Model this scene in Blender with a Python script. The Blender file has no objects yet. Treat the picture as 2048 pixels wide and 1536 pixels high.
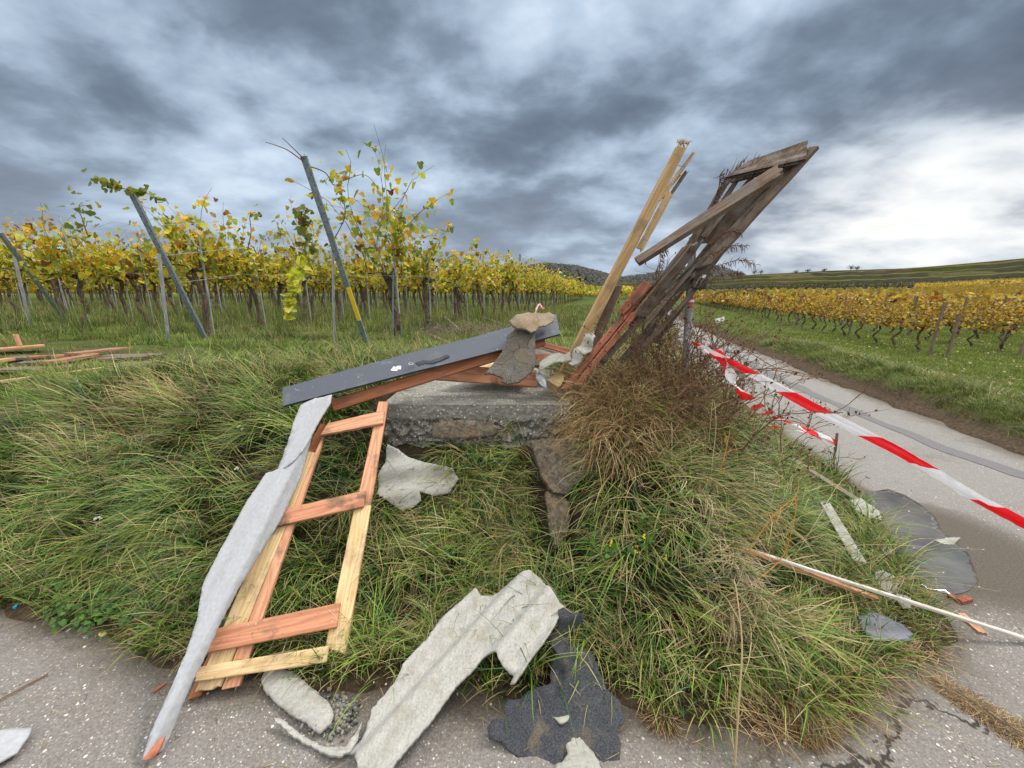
import bpy, bmesh, math, random
import numpy as np
from mathutils import Vector, Matrix, noise
from mathutils.geometry import delaunay_2d_cdt
random.seed(7); RNG = np.random.default_rng(7)
S = bpy.context.scene
# ---------------------------------------------------------------- camera
H = 1.65; F = 770.0; PITCH = math.radians(13.2)
cam_d = bpy.data.cameras.new("camera"); cam = bpy.data.objects.new("camera", cam_d)
S.collection.objects.link(cam); S.camera = cam
cam.location = (0, 0, H); cam.rotation_euler = (math.radians(90) - PITCH, 0, 0)
cam_d.sensor_width = 36; cam_d.lens = F / 2048 * 36; cam_d.clip_start = 0.05; cam_d.clip_end = 6000
S.view_settings.view_transform = 'Standard'; S.view_settings.look = 'None'
S.view_settings.gamma = 1; S.view_settings.exposure = 0.42
S.cycles.max_bounces = 6; S.cycles.transparent_max_bounces = 8; S.cycles.use_denoising = True
# ---------------------------------------------------------------- world
SUN_AZ = math.radians(62); SUN_EL = math.radians(50)      # azimuth clockwise from +Y
W = bpy.data.worlds.new("World"); S.world = W; W.use_nodes = True
nt = W.node_tree; nt.nodes.clear()
class NT:
    def __init__(s, t): s.t = t
    def n(s, k, **kw):
        o = s.t.nodes.new(k)
        for a, b in kw.items():
            if a.startswith('i_'):
                key = a[2:].replace('_', ' ')
                o.inputs[int(key) if key.isdigit() else key].default_value = b
            else: setattr(o, a, b)
        return o
    def l(s, a, b): s.t.links.new(a, b)
    def put(s, sock, v):
        if isinstance(v, (int, float, tuple, list)): sock.default_value = v
        else: s.l(v, sock)
    def m(s, op, a, b=0.0, c=0.0, clamp=False):
        o = s.t.nodes.new('ShaderNodeMath'); o.operation = op; o.use_clamp = clamp
        s.put(o.inputs[0], a); s.put(o.inputs[1], b); s.put(o.inputs[2], c); return o.outputs[0]
    def noise(s, vec, scale, detail=4, rough=.5, dist=0.0, out=0):
        o = s.n('ShaderNodeTexNoise'); s.l(vec, o.inputs['Vector'])
        o.inputs['Scale'].default_value = scale; o.inputs['Detail'].default_value = detail
        o.inputs['Roughness'].default_value = rough; o.inputs['Distortion'].default_value = dist
        return o.outputs[out]
    def ramp(s, fac, stops, interp='LINEAR'):
        o = s.n('ShaderNodeValToRGB'); s.l(fac, o.inputs[0]); cr = o.color_ramp; cr.interpolation = interp
        while len(cr.elements) < len(stops): cr.elements.new(0.5)
        for e, (p, c) in zip(cr.elements, stops):
            e.position = p; e.color = (c[0], c[1], c[2], 1) if hasattr(c, '__len__') else (c, c, c, 1)
        return o.outputs[0]
    def mix(s, fac, a, b, blend='MIX'):
        o = s.n('ShaderNodeMix', data_type='RGBA', blend_type=blend)
        s.put(o.inputs[0], fac)
        for i, v in ((6, a), (7, b)):
            if isinstance(v, (tuple, list)): v = (v[0], v[1], v[2], 1)
            s.put(o.inputs[i], v)
        return o.outputs[2]
    def mapr(s, v, a, b, c=0.0, d=1.0, smooth=True):
        o = s.n('ShaderNodeMapRange', interpolation_type='SMOOTHSTEP' if smooth else 'LINEAR')
        s.put(o.inputs[0], v)
        for i, x in enumerate((a, b, c, d)): o.inputs[i + 1].default_value = x
        return o.outputs[0]
g = NT(nt)
tc = g.n('ShaderNodeTexCoord').outputs['Generated']
sep = g.n('ShaderNodeSeparateXYZ'); g.l(tc, sep.inputs[0]); dx, dy, dz = sep.outputs
zz = g.m('ADD', g.m('MAXIMUM', dz, 0.0), 0.30)
cmb = g.n('ShaderNodeCombineXYZ'); g.l(g.m('DIVIDE', dx, zz), cmb.inputs[0]); g.l(g.m('DIVIDE', dy, zz), cmb.inputs[1])
cl = cmb.outputs[0]
mp = g.n('ShaderNodeMapping'); g.l(cl, mp.inputs[0]); mp.inputs['Location'].default_value = (3.1, 1.2, 0); mp.inputs['Scale'].default_value = (1.0, 1.15, 1)
big = g.noise(mp.outputs[0], 1.15, 2, .5, .3)
med = g.noise(mp.outputs[0], 2.7, 12, .51, .15)
fin = g.noise(mp.outputs[0], 8, 9, .55, .1)
dens = g.m('ADD', g.m('ADD', g.m('MULTIPLY', big, .46), g.m('MULTIPLY', med, .47)), g.m('MULTIPLY', fin, .105))
cloud = g.ramp(dens, [(.37, (.54, .64, .74)), (.435, (.39, .48, .59)), (.49, (.275, .35, .445)), (.53, (.19, .245, .32)), (.575, (.135, .175, .235)), (.66, (.09, .118, .162))])
# glow of the low sun behind the cloud, upper right
def dvec(az, el): return Vector((math.sin(az) * math.cos(el), math.cos(az) * math.cos(el), math.sin(el)))
gd = dvec(math.radians(47), math.radians(7.5))
dot = g.n('ShaderNodeVectorMath', operation='DOT_PRODUCT'); g.l(tc, dot.inputs[0]); dot.inputs[1].default_value = gd
dot2 = g.n('ShaderNodeVectorMath', operation='DISTANCE')
vm = g.n('ShaderNodeVectorMath', operation='MULTIPLY'); g.l(tc, vm.inputs[0]); vm.inputs[1].default_value = (1, 1, 2.4); g.l(vm.outputs[0], dot2.inputs[0])
dot2.inputs[1].default_value = (gd.x, gd.y, gd.z * 2.4)
gl = g.mapr(dot2.outputs['Value'], .55, .06)
hor = g.mapr(dz, .33, .02)
br = g.m('MULTIPLY', g.m('SUBTRACT', .585, dens), 5.0, clamp=True)
glw = g.m('MULTIPLY', gl, g.m('ADD', br, .12), clamp=True)
c2 = g.mix(g.m('MULTIPLY', hor, .38), cloud, (.43, .50, .60))
c3 = g.mix(g.m('MULTIPLY', glw, 1.0, clamp=True), c2, (.78, .78, .76))
high = g.mapr(dz, .62, .90)                  # overhead sky out of view, brightened to light the ground
back = g.m('MULTIPLY', g.mapr(dy, .15, -.4), g.mapr(dz, -.02, .25))  # unseen sky behind the camera, brightened as added light on the ground
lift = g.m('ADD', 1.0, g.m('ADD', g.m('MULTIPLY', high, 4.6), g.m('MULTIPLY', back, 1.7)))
sk = g.n('ShaderNodeTexSky', sky_type='NISHITA', sun_disc=False, sun_elevation=SUN_EL, sun_rotation=SUN_AZ)
b1 = g.n('ShaderNodeBackground'); g.l(sk.outputs[0], b1.inputs[0]); b1.inputs[1].default_value = .06
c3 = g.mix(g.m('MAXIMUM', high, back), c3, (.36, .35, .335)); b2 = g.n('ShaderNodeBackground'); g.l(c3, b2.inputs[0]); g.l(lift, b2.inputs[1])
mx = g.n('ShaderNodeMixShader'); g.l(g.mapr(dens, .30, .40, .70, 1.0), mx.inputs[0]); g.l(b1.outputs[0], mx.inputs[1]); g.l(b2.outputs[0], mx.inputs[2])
g.l(mx.outputs[0], g.n('ShaderNodeOutputWorld').inputs[0])
# ---------------------------------------------------------------- sun
sd = bpy.data.lights.new("sun", 'SUN'); sun = bpy.data.objects.new("sun", sd); S.collection.objects.link(sun)
sd.energy = 2.3; sd.angle = math.radians(12); sd.color = (1, .95, .86)
sun.rotation_euler = dvec(SUN_AZ, SUN_EL).to_track_quat('Z', 'Y').to_euler()
# ---------------------------------------------------------------- helpers
def ray(px, py):
    u = (px - 1024) / F; v = -(py - 768) / F; c, s = math.cos(PITCH), math.sin(PITCH)
    return Vector((u, c + v * s, -s + v * c))
def at(px, py, Y):
    d = ray(px, py); return Vector((0, 0, H)) + d * (Y / d.y)
def G(px, py, z=0.0):
    d = ray(px, py); return Vector((0, 0, H)) + d * ((z - H) / d.z)
def tag(o, label=None, cat=None, group=None, kind=None):
    if label: o['label'] = label
    if cat: o['category'] = cat
    if group: o['group'] = group
    if kind: o['kind'] = kind
    return o
def empty(name, loc, label, cat, group=None):
    o = bpy.data.objects.new(name, None); S.collection.objects.link(o); o.location = loc; o.empty_display_size = .1
    return tag(o, label, cat, group)
def link(name, me, mat=None, parent=None, world=None):
    o = bpy.data.objects.new(name, me); S.collection.objects.link(o)
    if mat is not None: me.materials.append(mat)
    if parent is not None: o.parent = parent
    M = world if world is not None else Matrix.Identity(4)
    if parent is not None:
        pm = Matrix.Translation(parent.location) if parent.parent is None else Matrix.Translation(parent.parent.location) @ parent.matrix_basis
        M = pm.inverted() @ M
    o.matrix_basis = M
    return o
def np_mesh(name, V, Fc, cols=None, smooth=False):
    """V (n,3); Fc (m,k) same-size faces; cols (n,3) linear colours"""
    V = np.asarray(V, np.float32); Fc = np.asarray(Fc, np.int32); k = Fc.shape[1]
    me = bpy.data.meshes.new(name); me.vertices.add(len(V)); me.vertices.foreach_set('co', V.ravel())
    me.loops.add(Fc.size); me.loops.foreach_set('vertex_index', Fc.ravel())
    me.polygons.add(len(Fc)); me.polygons.foreach_set('loop_start', np.arange(0, Fc.size, k, dtype=np.int32))
    me.polygons.foreach_set('loop_total', np.full(len(Fc), k, np.int32))
    if cols is not None:
        a = me.color_attributes.new('col', 'FLOAT_COLOR', 'POINT')
        c4 = np.ones((len(V), 4), np.float32); c4[:, :3] = cols; a.data.foreach_set('color', c4.ravel())
    me.update(calc_edges=True); me.validate()
    if smooth: me.polygons.foreach_set('use_smooth', np.ones(len(me.polygons), bool)); me.update()
    return me
class MB:
    def __init__(s): s.v = []; s.f = []; s.c = []; s.smooth = False
    def add(s, vs, fs, col=None):
        b = len(s.v); s.v += [tuple(v) for v in vs]; s.f += [tuple(i + b for i in f) for f in fs]
        s.c += [col or (1, 1, 1)] * len(vs)
    def tube(s, pts, r, seg=5, col=None, cap=True):
        pts = [Vector(p) for p in pts]; n = len(pts); rr = r if hasattr(r, '__len__') else [r] * n
        vs = []; up = Vector((.3, .2, 1)).normalized()
        for i, p in enumerate(pts):
            d = (pts[min(i + 1, n - 1)] - pts[max(i - 1, 0)]);  d = d.normalized() if d.length > 1e-9 else Vector((0, 0, 1))
            a = d.cross(up);
            if a.length < .05: a = d.cross(Vector((1, 0, 0)))
            a.normalize(); b = d.cross(a)
            for k in range(seg):
                t = 2 * math.pi * k / seg; vs.append(p + (a * math.cos(t) + b * math.sin(t)) * rr[i])
        fs = [(i * seg + k, i * seg + (k + 1) % seg, (i + 1) * seg + (k + 1) % seg, (i + 1) * seg + k) for i in range(n - 1) for k in range(seg)]
        if cap: fs += [tuple(range(seg))[::-1], tuple(range((n - 1) * seg, n * seg))]
        s.add(vs, fs, col)
    def box(s, c, sx, sy, sz, M=None, col=None):
        vs = [Vector(((i & 1) - .5, (i >> 1 & 1) - .5, (i >> 2) - .5)) for i in range(8)]
        vs = [Vector((v.x * sx, v.y * sy, v.z * sz)) for v in vs]
        if M is not None: vs = [M @ v for v in vs]
        s.add([v + Vector(c) for v in vs], [(0, 2, 3, 1), (4, 5, 7, 6), (0, 1, 5, 4), (2, 6, 7, 3), (0, 4, 6, 2), (1, 3, 7, 5)], col)
    def build(s, name, mat=None, parent=None, origin=None, smooth=None, cols=False):
        me = bpy.data.meshes.new(name); o = Vector(origin) if origin is not None else Vector((0, 0, 0))
        me.from_pydata([Vector(v) - o for v in s.v], [], s.f)
        if cols:
            a = me.color_attributes.new('col', 'FLOAT_COLOR', 'POINT')
            a.data.foreach_set('color', np.array([(c[0], c[1], c[2], 1) for c in s.c], np.float32).ravel())
        if smooth: me.polygons.foreach_set('use_smooth', [True] * len(me.polygons))
        return link(name, me, mat, parent, Matrix.Translation(o))
def rnd(a, b): return random.uniform(a, b)
# value noise for numpy
def vnoise(x, y, seed=0):
    x = np.asarray(x, float); y = np.asarray(y, float)
    xi = np.floor(x).astype(np.int64); yi = np.floor(y).astype(np.int64); fx = x - xi; fy = y - yi
    def h(a, b):
        n = (a * 374761393 + b * 668265263 + seed * 1442695041) & 0xffffffff
        n = ((n ^ (n >> 13)) * 1274126177) & 0xffffffff
        return ((n ^ (n >> 16)) & 0xffff) / 65535.0
    u = fx * fx * (3 - 2 * fx); v = fy * fy * (3 - 2 * fy)
    return (h(xi, yi) * (1 - u) + h(xi + 1, yi) * u) * (1 - v) + (h(xi, yi + 1) * (1 - u) + h(xi + 1, yi + 1) * u) * v
def fbm(x, y, seed=0, o=4):
    r = 0; a = .5; t = 0
    for i in range(o): r = r + a * vnoise(np.asarray(x) * 2 ** i, np.asarray(y) * 2 ** i, seed + i); t += a; a *= .5
    return r / t
def sstep(x, a, b): t = np.clip((x - a) / (b - a), 0, 1); return t * t * (3 - 2 * t)
# ---------------------------------------------------------------- terrain
EDGE = [(-60, 12), (-14, 3.4), (-7, 2.3), (-2.7, 1.72), (-2.24, 1.64), (-1.58, 1.44), (-1.06, 1.33), (-.67, 1.31), (-.15, 1.30), (.45, 1.22), (.87, 1.12), (1.31, 1.17),
        (1.68, 1.38), (2.0, 1.47), (2.17, 1.58), (2.3, 1.76), (2.42, 2.0), (2.6, 2.33), (2.97, 2.98), (3.15, 3.9), (3.4, 5.), (4.0, 7.4), (4.7, 10), (5.6, 12.7), (8.1, 19), (10.9, 27), (60, 165), (400, 1100)]
REDGE = [(4.3, -8), (5.0, .5), (5.4, 3.8), (5.75, 5.5), (6.2, 7.6), (6.9, 10.2), (7.5, 13), (9.2, 19), (11.6, 27), (60.8, 165), (400.8, 1100)]
def pdist(x, y, pl):
    """signed distance, positive on the left side of the travelling direction"""
    best = np.full(np.shape(x), 1e18); sg = np.ones(np.shape(x))
    for (ax, ay), (bx, by) in zip(pl[:-1], pl[1:]):
        ex, ey = bx - ax, by - ay; L2 = ex * ex + ey * ey
        t = np.clip(((x - ax) * ex + (y - ay) * ey) / L2, 0, 1)
        qx, qy = x - ax - t * ex, y - ay - t * ey; d = qx * qx + qy * qy
        c = ex * (y - ay) - ey * (x - ax)
        m = d < best - 1e-9; best = np.where(m, d, best); sg = np.where(m, np.sign(c), sg)
    return np.sqrt(best) * sg
def dist_bank(x, y): return pdist(x, y, EDGE)
def terr(x, y):
    x = np.asarray(x, float); y = np.asarray(y, float)
    d = dist_bank(x, y); dr = -pdist(x, y, REDGE)
    nse = fbm(x * 3.1, y * 3.1, 5, 3) - .5; n2 = fbm(x * .7 + 9, y * .7, 11, 2) - .5
    de = d + nse * .16 * (1 + sstep(y, 4, 9))
    wr = sstep(x, .9, 2.0) * (1 - sstep(y, 5, 8))         # the flatter verge on the right flank
    u = np.clip((de - .02 - .38 * wr) / (1.62 - .55 * wr), 0, 1)
    prof = np.where(u < 1, .35 * u + .65 * u * u * (3 - 2 * u), 1)
    top = .86 + .03 * np.clip(-x - 3, 0, 6) + .12 * n2 * 0.6
    z = top * prof * (1 - sstep(x - .36 * y, 2.5, 6) * 0.5 * sstep(y, 6, 12)) 
    z = np.where(de > 0, z, 0); z = z + .22 * nse * prof * (1 - sstep(np.hypot(x, y), 3.5, 6) * .6)
    # notch beside the front of the slab
    z = np.where((x > -1.0) & (x < .5) & (y > 2.7) & (y < 4.05), np.minimum(z, .80), z)
    z = np.where((x > -1.08) & (x < .50) & (y > 2.40) & (y <= 2.72), np.minimum(z, .60), z)
    z = z - .24 * np.exp(-(((x + .30) / .75) ** 2 + ((y - 2.1) / .42) ** 2))
    z = z + .13 * np.exp(-(((x - .75) / .38) ** 2 + ((y - 2.25) / .5) ** 2))
    zl = np.where(de > 0, np.maximum(z, np.clip(de * .45, 0, .014)), np.maximum(de * .45, -.05))
    zr = .03 + .16 * sstep(dr + nse * .3, .1, .7) + .10 * np.exp(-((dr - .95) / .3) ** 2) * (.5 + fbm(x * 1.3, y * 1.3, 21, 2)) + .05 * n2 + .08 * nse * sstep(dr, .1, .6)
    zr = np.clip((dr + nse * .25) * .5, -.05, zr)
    z = np.where(d > -.4, zl, zr)
    r = np.hypot(x, y)
    return z + np.where(z > -.04, 0.0022 * np.maximum(r - 25, 0), 0)
def tz(x, y): return float(terr(np.array([x]), np.array([y]))[0])
def T(px, py, off=0.0):
    d = ray(px, py); t0 = .6; ts = np.geomspace(.6, 120, 900); X = d.x * ts; Y = d.y * ts; Z = H + d.z * ts
    k = np.argmax(Z < np.maximum(terr(X, Y), 0) + off)
    lo, hi = ts[max(k - 1, 0)], ts[k]
    for _ in range(16):
        m = (lo + hi) / 2
        if H + d.z * m < max(tz(d.x * m, d.y * m), 0) + off: hi = m
        else: lo = m
    return Vector((d.x * hi, d.y * hi, H + d.z * hi))
# ---------------------------------------------------------------- materials
def mat(name, build):
    m = bpy.data.materials.new(name); m.use_nodes = True; m.node_tree.nodes.clear()
    q = NT(m.node_tree); out = q.n('ShaderNodeOutputMaterial'); sh = build(q); q.l(sh, out.inputs[0]); return m
def pbsdf(q, col, rough=.7, bump=None, bs=.3, bd=.01, metal=0.0, spec=.35, alpha=None):
    p = q.n('ShaderNodeBsdfPrincipled')
    q.put(p.inputs['Base Color'], (*col, 1) if isinstance(col, tuple) else col); q.put(p.inputs['Roughness'], rough)
    p.inputs['Metallic'].default_value = metal; p.inputs['Specular IOR Level'].default_value = spec
    if bump is not None:
        b = q.n('ShaderNodeBump'); b.inputs['Strength'].default_value = bs; b.inputs['Distance'].default_value = bd
        q.l(bump, b.inputs['Height']); q.l(b.outputs[0], p.inputs['Normal'])
    return p.outputs[0]
def objc(q, scale=(1, 1, 1), loc=(0, 0, 0)):
    t = q.n('ShaderNodeTexCoord').outputs['Object']; m_ = q.n('ShaderNodeMapping'); q.l(t, m_.inputs[0])
    m_.inputs['Scale'].default_value = scale; m_.inputs['Location'].default_value = loc; return m_.outputs[0]
def geo(q): return q.n('ShaderNodeNewGeometry').outputs['Position']
def orand(q): return q.n('ShaderNodeObjectInfo').outputs['Random']
def wood_mat(name, light, dark, dirt=.15, rough=.62, ring=1.0, weather=0.0, knots=.5):
    def b(q):
        r = orand(q); off = q.n('ShaderNodeCombineXYZ'); q.l(q.m('MULTIPLY', r, 37.0), off.inputs[0]); q.l(q.m('MULTIPLY', r, 11.0), off.inputs[1])
        add = q.n('ShaderNodeVectorMath', operation='ADD'); q.l(objc(q), add.inputs[0]); q.l(off.outputs[0], add.inputs[1])
        mp1 = q.n('ShaderNodeMapping'); q.l(add.outputs[0], mp1.inputs[0]); mp1.inputs['Scale'].default_value = (1.3, 17, 17)
        w = q.noise(mp1.outputs[0], 1.0, 2, .4, .5)
        bands = q.m('SINE', q.m('MULTIPLY', w, 42.0 * ring))
        bands = q.m('MULTIPLY_ADD', bands, .5, .5)
        mp2 = q.n('ShaderNodeMapping'); q.l(add.outputs[0], mp2.inputs[0]); mp2.inputs['Scale'].default_value = (6, 320, 320)
        fine = q.noise(mp2.outputs[0], 1.0, 3, .6)
        blot = q.noise(add.outputs[0], 5.0, 5, .6)
        f = q.m('ADD', q.m('MULTIPLY', bands, .42), q.m('MULTIPLY', fine, .5))
        c = q.ramp(f, [(.2, light), (.75, dark)])
        c = q.mix(q.m('MULTIPLY', q.mapr(blot, .52, .7), dirt * 2, clamp=True), c, (.09, .06, .04))
        vo = q.n('ShaderNodeTexVoronoi'); mp3 = q.n('ShaderNodeMapping'); q.l(add.outputs[0], mp3.inputs[0]); mp3.inputs['Scale'].default_value = (5, 12, 12); q.l(mp3.outputs[0], vo.inputs['Vector'])
        kn = q.m('MULTIPLY', q.mapr(vo.outputs['Distance'], .16, .07), knots)
        c = q.mix(kn, c, (dark[0] * .3, dark[1] * .25, dark[2] * .25))
        if weather: c = q.mix(q.mapr(q.noise(add.outputs[0], 9, 4, .7), .5 - weather * .3, .65), c, (.17, .15, .13))
        return pbsdf(q, c, rough, fine, .35, .004)
    return mat(name, b)
M = {}
M['larch'] = wood_mat('larch', (.56, .30, .175), (.40, .18, .095), .45)
M['larch2'] = wood_mat('larch_red', (.50, .23, .13), (.34, .135, .07), .5)
M['pine'] = wood_mat('pine', (.60, .45, .25), (.45, .30, .14), .28, ring=1.2)
M['oldpost'] = wood_mat('post_wood', (.52, .37, .19), (.38, .24, .10), .25, ring=.8)
M['stain'] = wood_mat('stained_wood', (.38, .13, .045), (.20, .06, .02), .3, .4)
M['weather'] = wood_mat('weathered_wood', (.17, .115, .075), (.055, .035, .024), .5, .8, 1.6, .35, .8)
M['weather2'] = wood_mat('grey_wood', (.235, .165, .115), (.085, .056, .038), .4, .8, 1.3, .3, .6)
M['redwood'] = wood_mat('red_beam', (.42, .15, .085), (.24, .075, .045), .35, .7)
def _cement(q, base=(.42, .42, .42), lich=.35, sc=1.0):
    p = objc(q); n1 = q.noise(p, 60 * sc, 5, .7); n2 = q.noise(p, 7 * sc, 5, .6); n3 = q.noise(p, 22 * sc, 4, .6, .6)
    c = q.ramp(n1, [(.3, tuple(x * .72 for x in base)), (.5, base), (.72, tuple(min(1, x * 1.2) for x in base))])
    n4 = q.noise(objc(q, (1, 9, 9)), 5 * sc, 5, .65); c = q.mix(q.m('MULTIPLY', q.mapr(n4, .45, .7), .45), c, tuple(x * .6 for x in base))
    c = q.mix(q.m('MULTIPLY', q.mapr(n2, .5, .68), lich, clamp=True), c, (base[0] * .62, base[1] * .57, base[2] * .42))
    c = q.mix(q.m('MULTIPLY', q.mapr(n3, .60, .72), .5 * lich + .1, clamp=True), c, (.16, .13, .085))
    return c, n1
M['cement'] = mat('fibre_cement', lambda q: (lambda r: pbsdf(q, r[0], .9, r[1], .5, .003))(_cement(q, (.34, .335, .315), .40, 1.9)))
M['cement_clean'] = mat('fibre_cement_clean', lambda q: (lambda n, n2: pbsdf(q, q.mix(q.m('MULTIPLY', q.mapr(n2, .5, .75), .5), q.ramp(n, [(.25, (.28, .29, .31)), (.7, (.36, .37, .40))]), (.24, .235, .21)), .75, n, .25, .002))(q.noise(objc(q, (1, 1.2, 1.2)), 60, 4, .6), q.noise(objc(q, (1, 4, 4)), 6, 6, .7)))
M['cement_old'] = mat('fibre_cement_clean', lambda q: (lambda r: pbsdf(q, r[0], .85, r[1], .35, .003))(_cement(q, (.41, .42, .445), .10, 1.8)))
M['cement_dark'] = mat('fibre_cement_mossy', lambda q: (lambda r: pbsdf(q, r[0], .9, r[1], .7, .006))(_cement(q, (.30, .30, .27), .7)))
def _felt(q):
    p = objc(q); n = q.noise(p, 160, 3, .7); n2 = q.noise(p, 9, 5, .65, .5)
    c = q.ramp(n, [(.35, (.02, .022, .027)), (.65, (.065, .07, .08))]); c = q.mix(q.m('MULTIPLY', q.mapr(n2, .52, .68), .55), c, q.mix(n, (.06, .045, .03), (.24, .19, .12)))
    return pbsdf(q, c, .9, q.m('ADD', n, q.m('MULTIPLY', n2, 2)), .8, .006)
M['pale_batten'] = wood_mat('pale_batten', (.60, .57, .53), (.42, .38, .33), .2)
M['felt'] = mat('bitumen_felt', _felt)
def _felt2(q):
    p = objc(q); n = q.noise(p, 130, 4, .7); n2 = q.noise(p, 11, 6, .7, 1.2); v = q.n('ShaderNodeTexVoronoi', feature='DISTANCE_TO_EDGE'); q.l(p, v.inputs[0]); v.inputs['Scale'].default_value = 9
    c = q.ramp(n, [(.3, (.055, .05, .042)), (.7, (.17, .16, .138))]); c = q.mix(q.mapr(n2, .50, .62), c, (.12, .095, .06))
    c = q.mix(q.m('MULTIPLY', q.mapr(v.outputs[0], .035, .0), q.mapr(n2, .4, .6)), c, (.015, .015, .015))
    return pbsdf(q, c, .9, q.m('ADD', n, q.m('MULTIPLY', n2, 3)), .8, .008)
M['felt2'] = mat('old_roof_felt', _felt2)
M['felt_tan'] = mat('old_roof_felt_underside', lambda q: (lambda r: pbsdf(q, r[0], .9, r[1], .6, .006))(_cement(q, (.24, .185, .13), .8)))
def _metal(q):
    p = objc(q); n = q.noise(p, 14, 5, .7, .4); c = q.mix(q.mapr(n, .58, .72), (.050, .060, .082), (.12, .13, .145)); c = q.mix(q.m('MULTIPLY', q.mapr(q.noise(objc(q, (1, 1, 1)), 3.5, 6, .7, 1.0), .52, .7), .55), c, (.15, .145, .13))
    c = q.mix(q.mapr(q.noise(p, 70, 3, .6), .70, .74), c, (.4, .4, .4))
    return pbsdf(q, c, .5, n, .15, .01, 0, .4)
M['slate_metal'] = mat('grey_sheet_metal', _metal)
M['white'] = mat('white_paint', lambda q: pbsdf(q, (.75, .75, .73), .6))
def _galv(q):
    p = objc(q); n = q.noise(p, 25, 5, .6); c = q.ramp(n, [(.35, (.13, .17, .19)), (.65, (.24, .29, .31))]); return pbsdf(q, c, .5, n, .1, .01, .35)
M['galv'] = mat('galvanised_steel', _galv)
M['galv_light'] = mat('galvanised_pole', lambda q: pbsdf(q, q.ramp(q.noise(objc(q, (1, 1, .2)), 30, 5, .7), [(.3, (.16, .17, .18)), (.7, (.50, .52, .55))]), .5, None, metal=.3))
M['hole'] = mat('dark_opening', lambda q: pbsdf(q, (.01, .01, .01), .9))
M['yellow'] = mat('yellow_plastic', lambda q: pbsdf(q, (.78, .56, .02), .45))
M['red'] = mat('red_print', lambda q: pbsdf(q, (.60, .03, .03), .5))
M['bark'] = mat('vine_bark', lambda q: (lambda n: pbsdf(q, q.ramp(n, [(.3, (.035, .025, .018)), (.7, (.16, .12, .085))]), .95, n, 1, .02))(q.noise(objc(q, (1, 1, .25)), 45, 5, .7)))
M['twig'] = mat('twig', lambda q: pbsdf(q, q.ramp(orand(q), [(0, (.09, .05, .03)), (1, (.16, .09, .05))]), .85))
def _vcol(q, tr=.35, rough=.6, spec=.25):
    c = q.n('ShaderNodeVertexColor', layer_name='col').outputs[0]
    a = pbsdf(q, c, rough, spec=spec); t = q.n('ShaderNodeBsdfTranslucent'); q.l(q.mix(1, c, (1.15, 1.15, .8), 'MULTIPLY'), t.inputs[0])
    m_ = q.n('ShaderNodeMixShader'); m_.inputs[0].default_value = tr; q.l(a, m_.inputs[1]); q.l(t.outputs[0], m_.inputs[2]); return m_.outputs[0]
M['blade'] = mat('grass_blade', lambda q: _vcol(q, .25, .55, .3))
M['leaf'] = mat('leaf', lambda q: _vcol(q, .42, .5, .3))
M['vcol'] = mat('coloured', lambda q: _vcol(q, 0.0, .8, .2))
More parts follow.
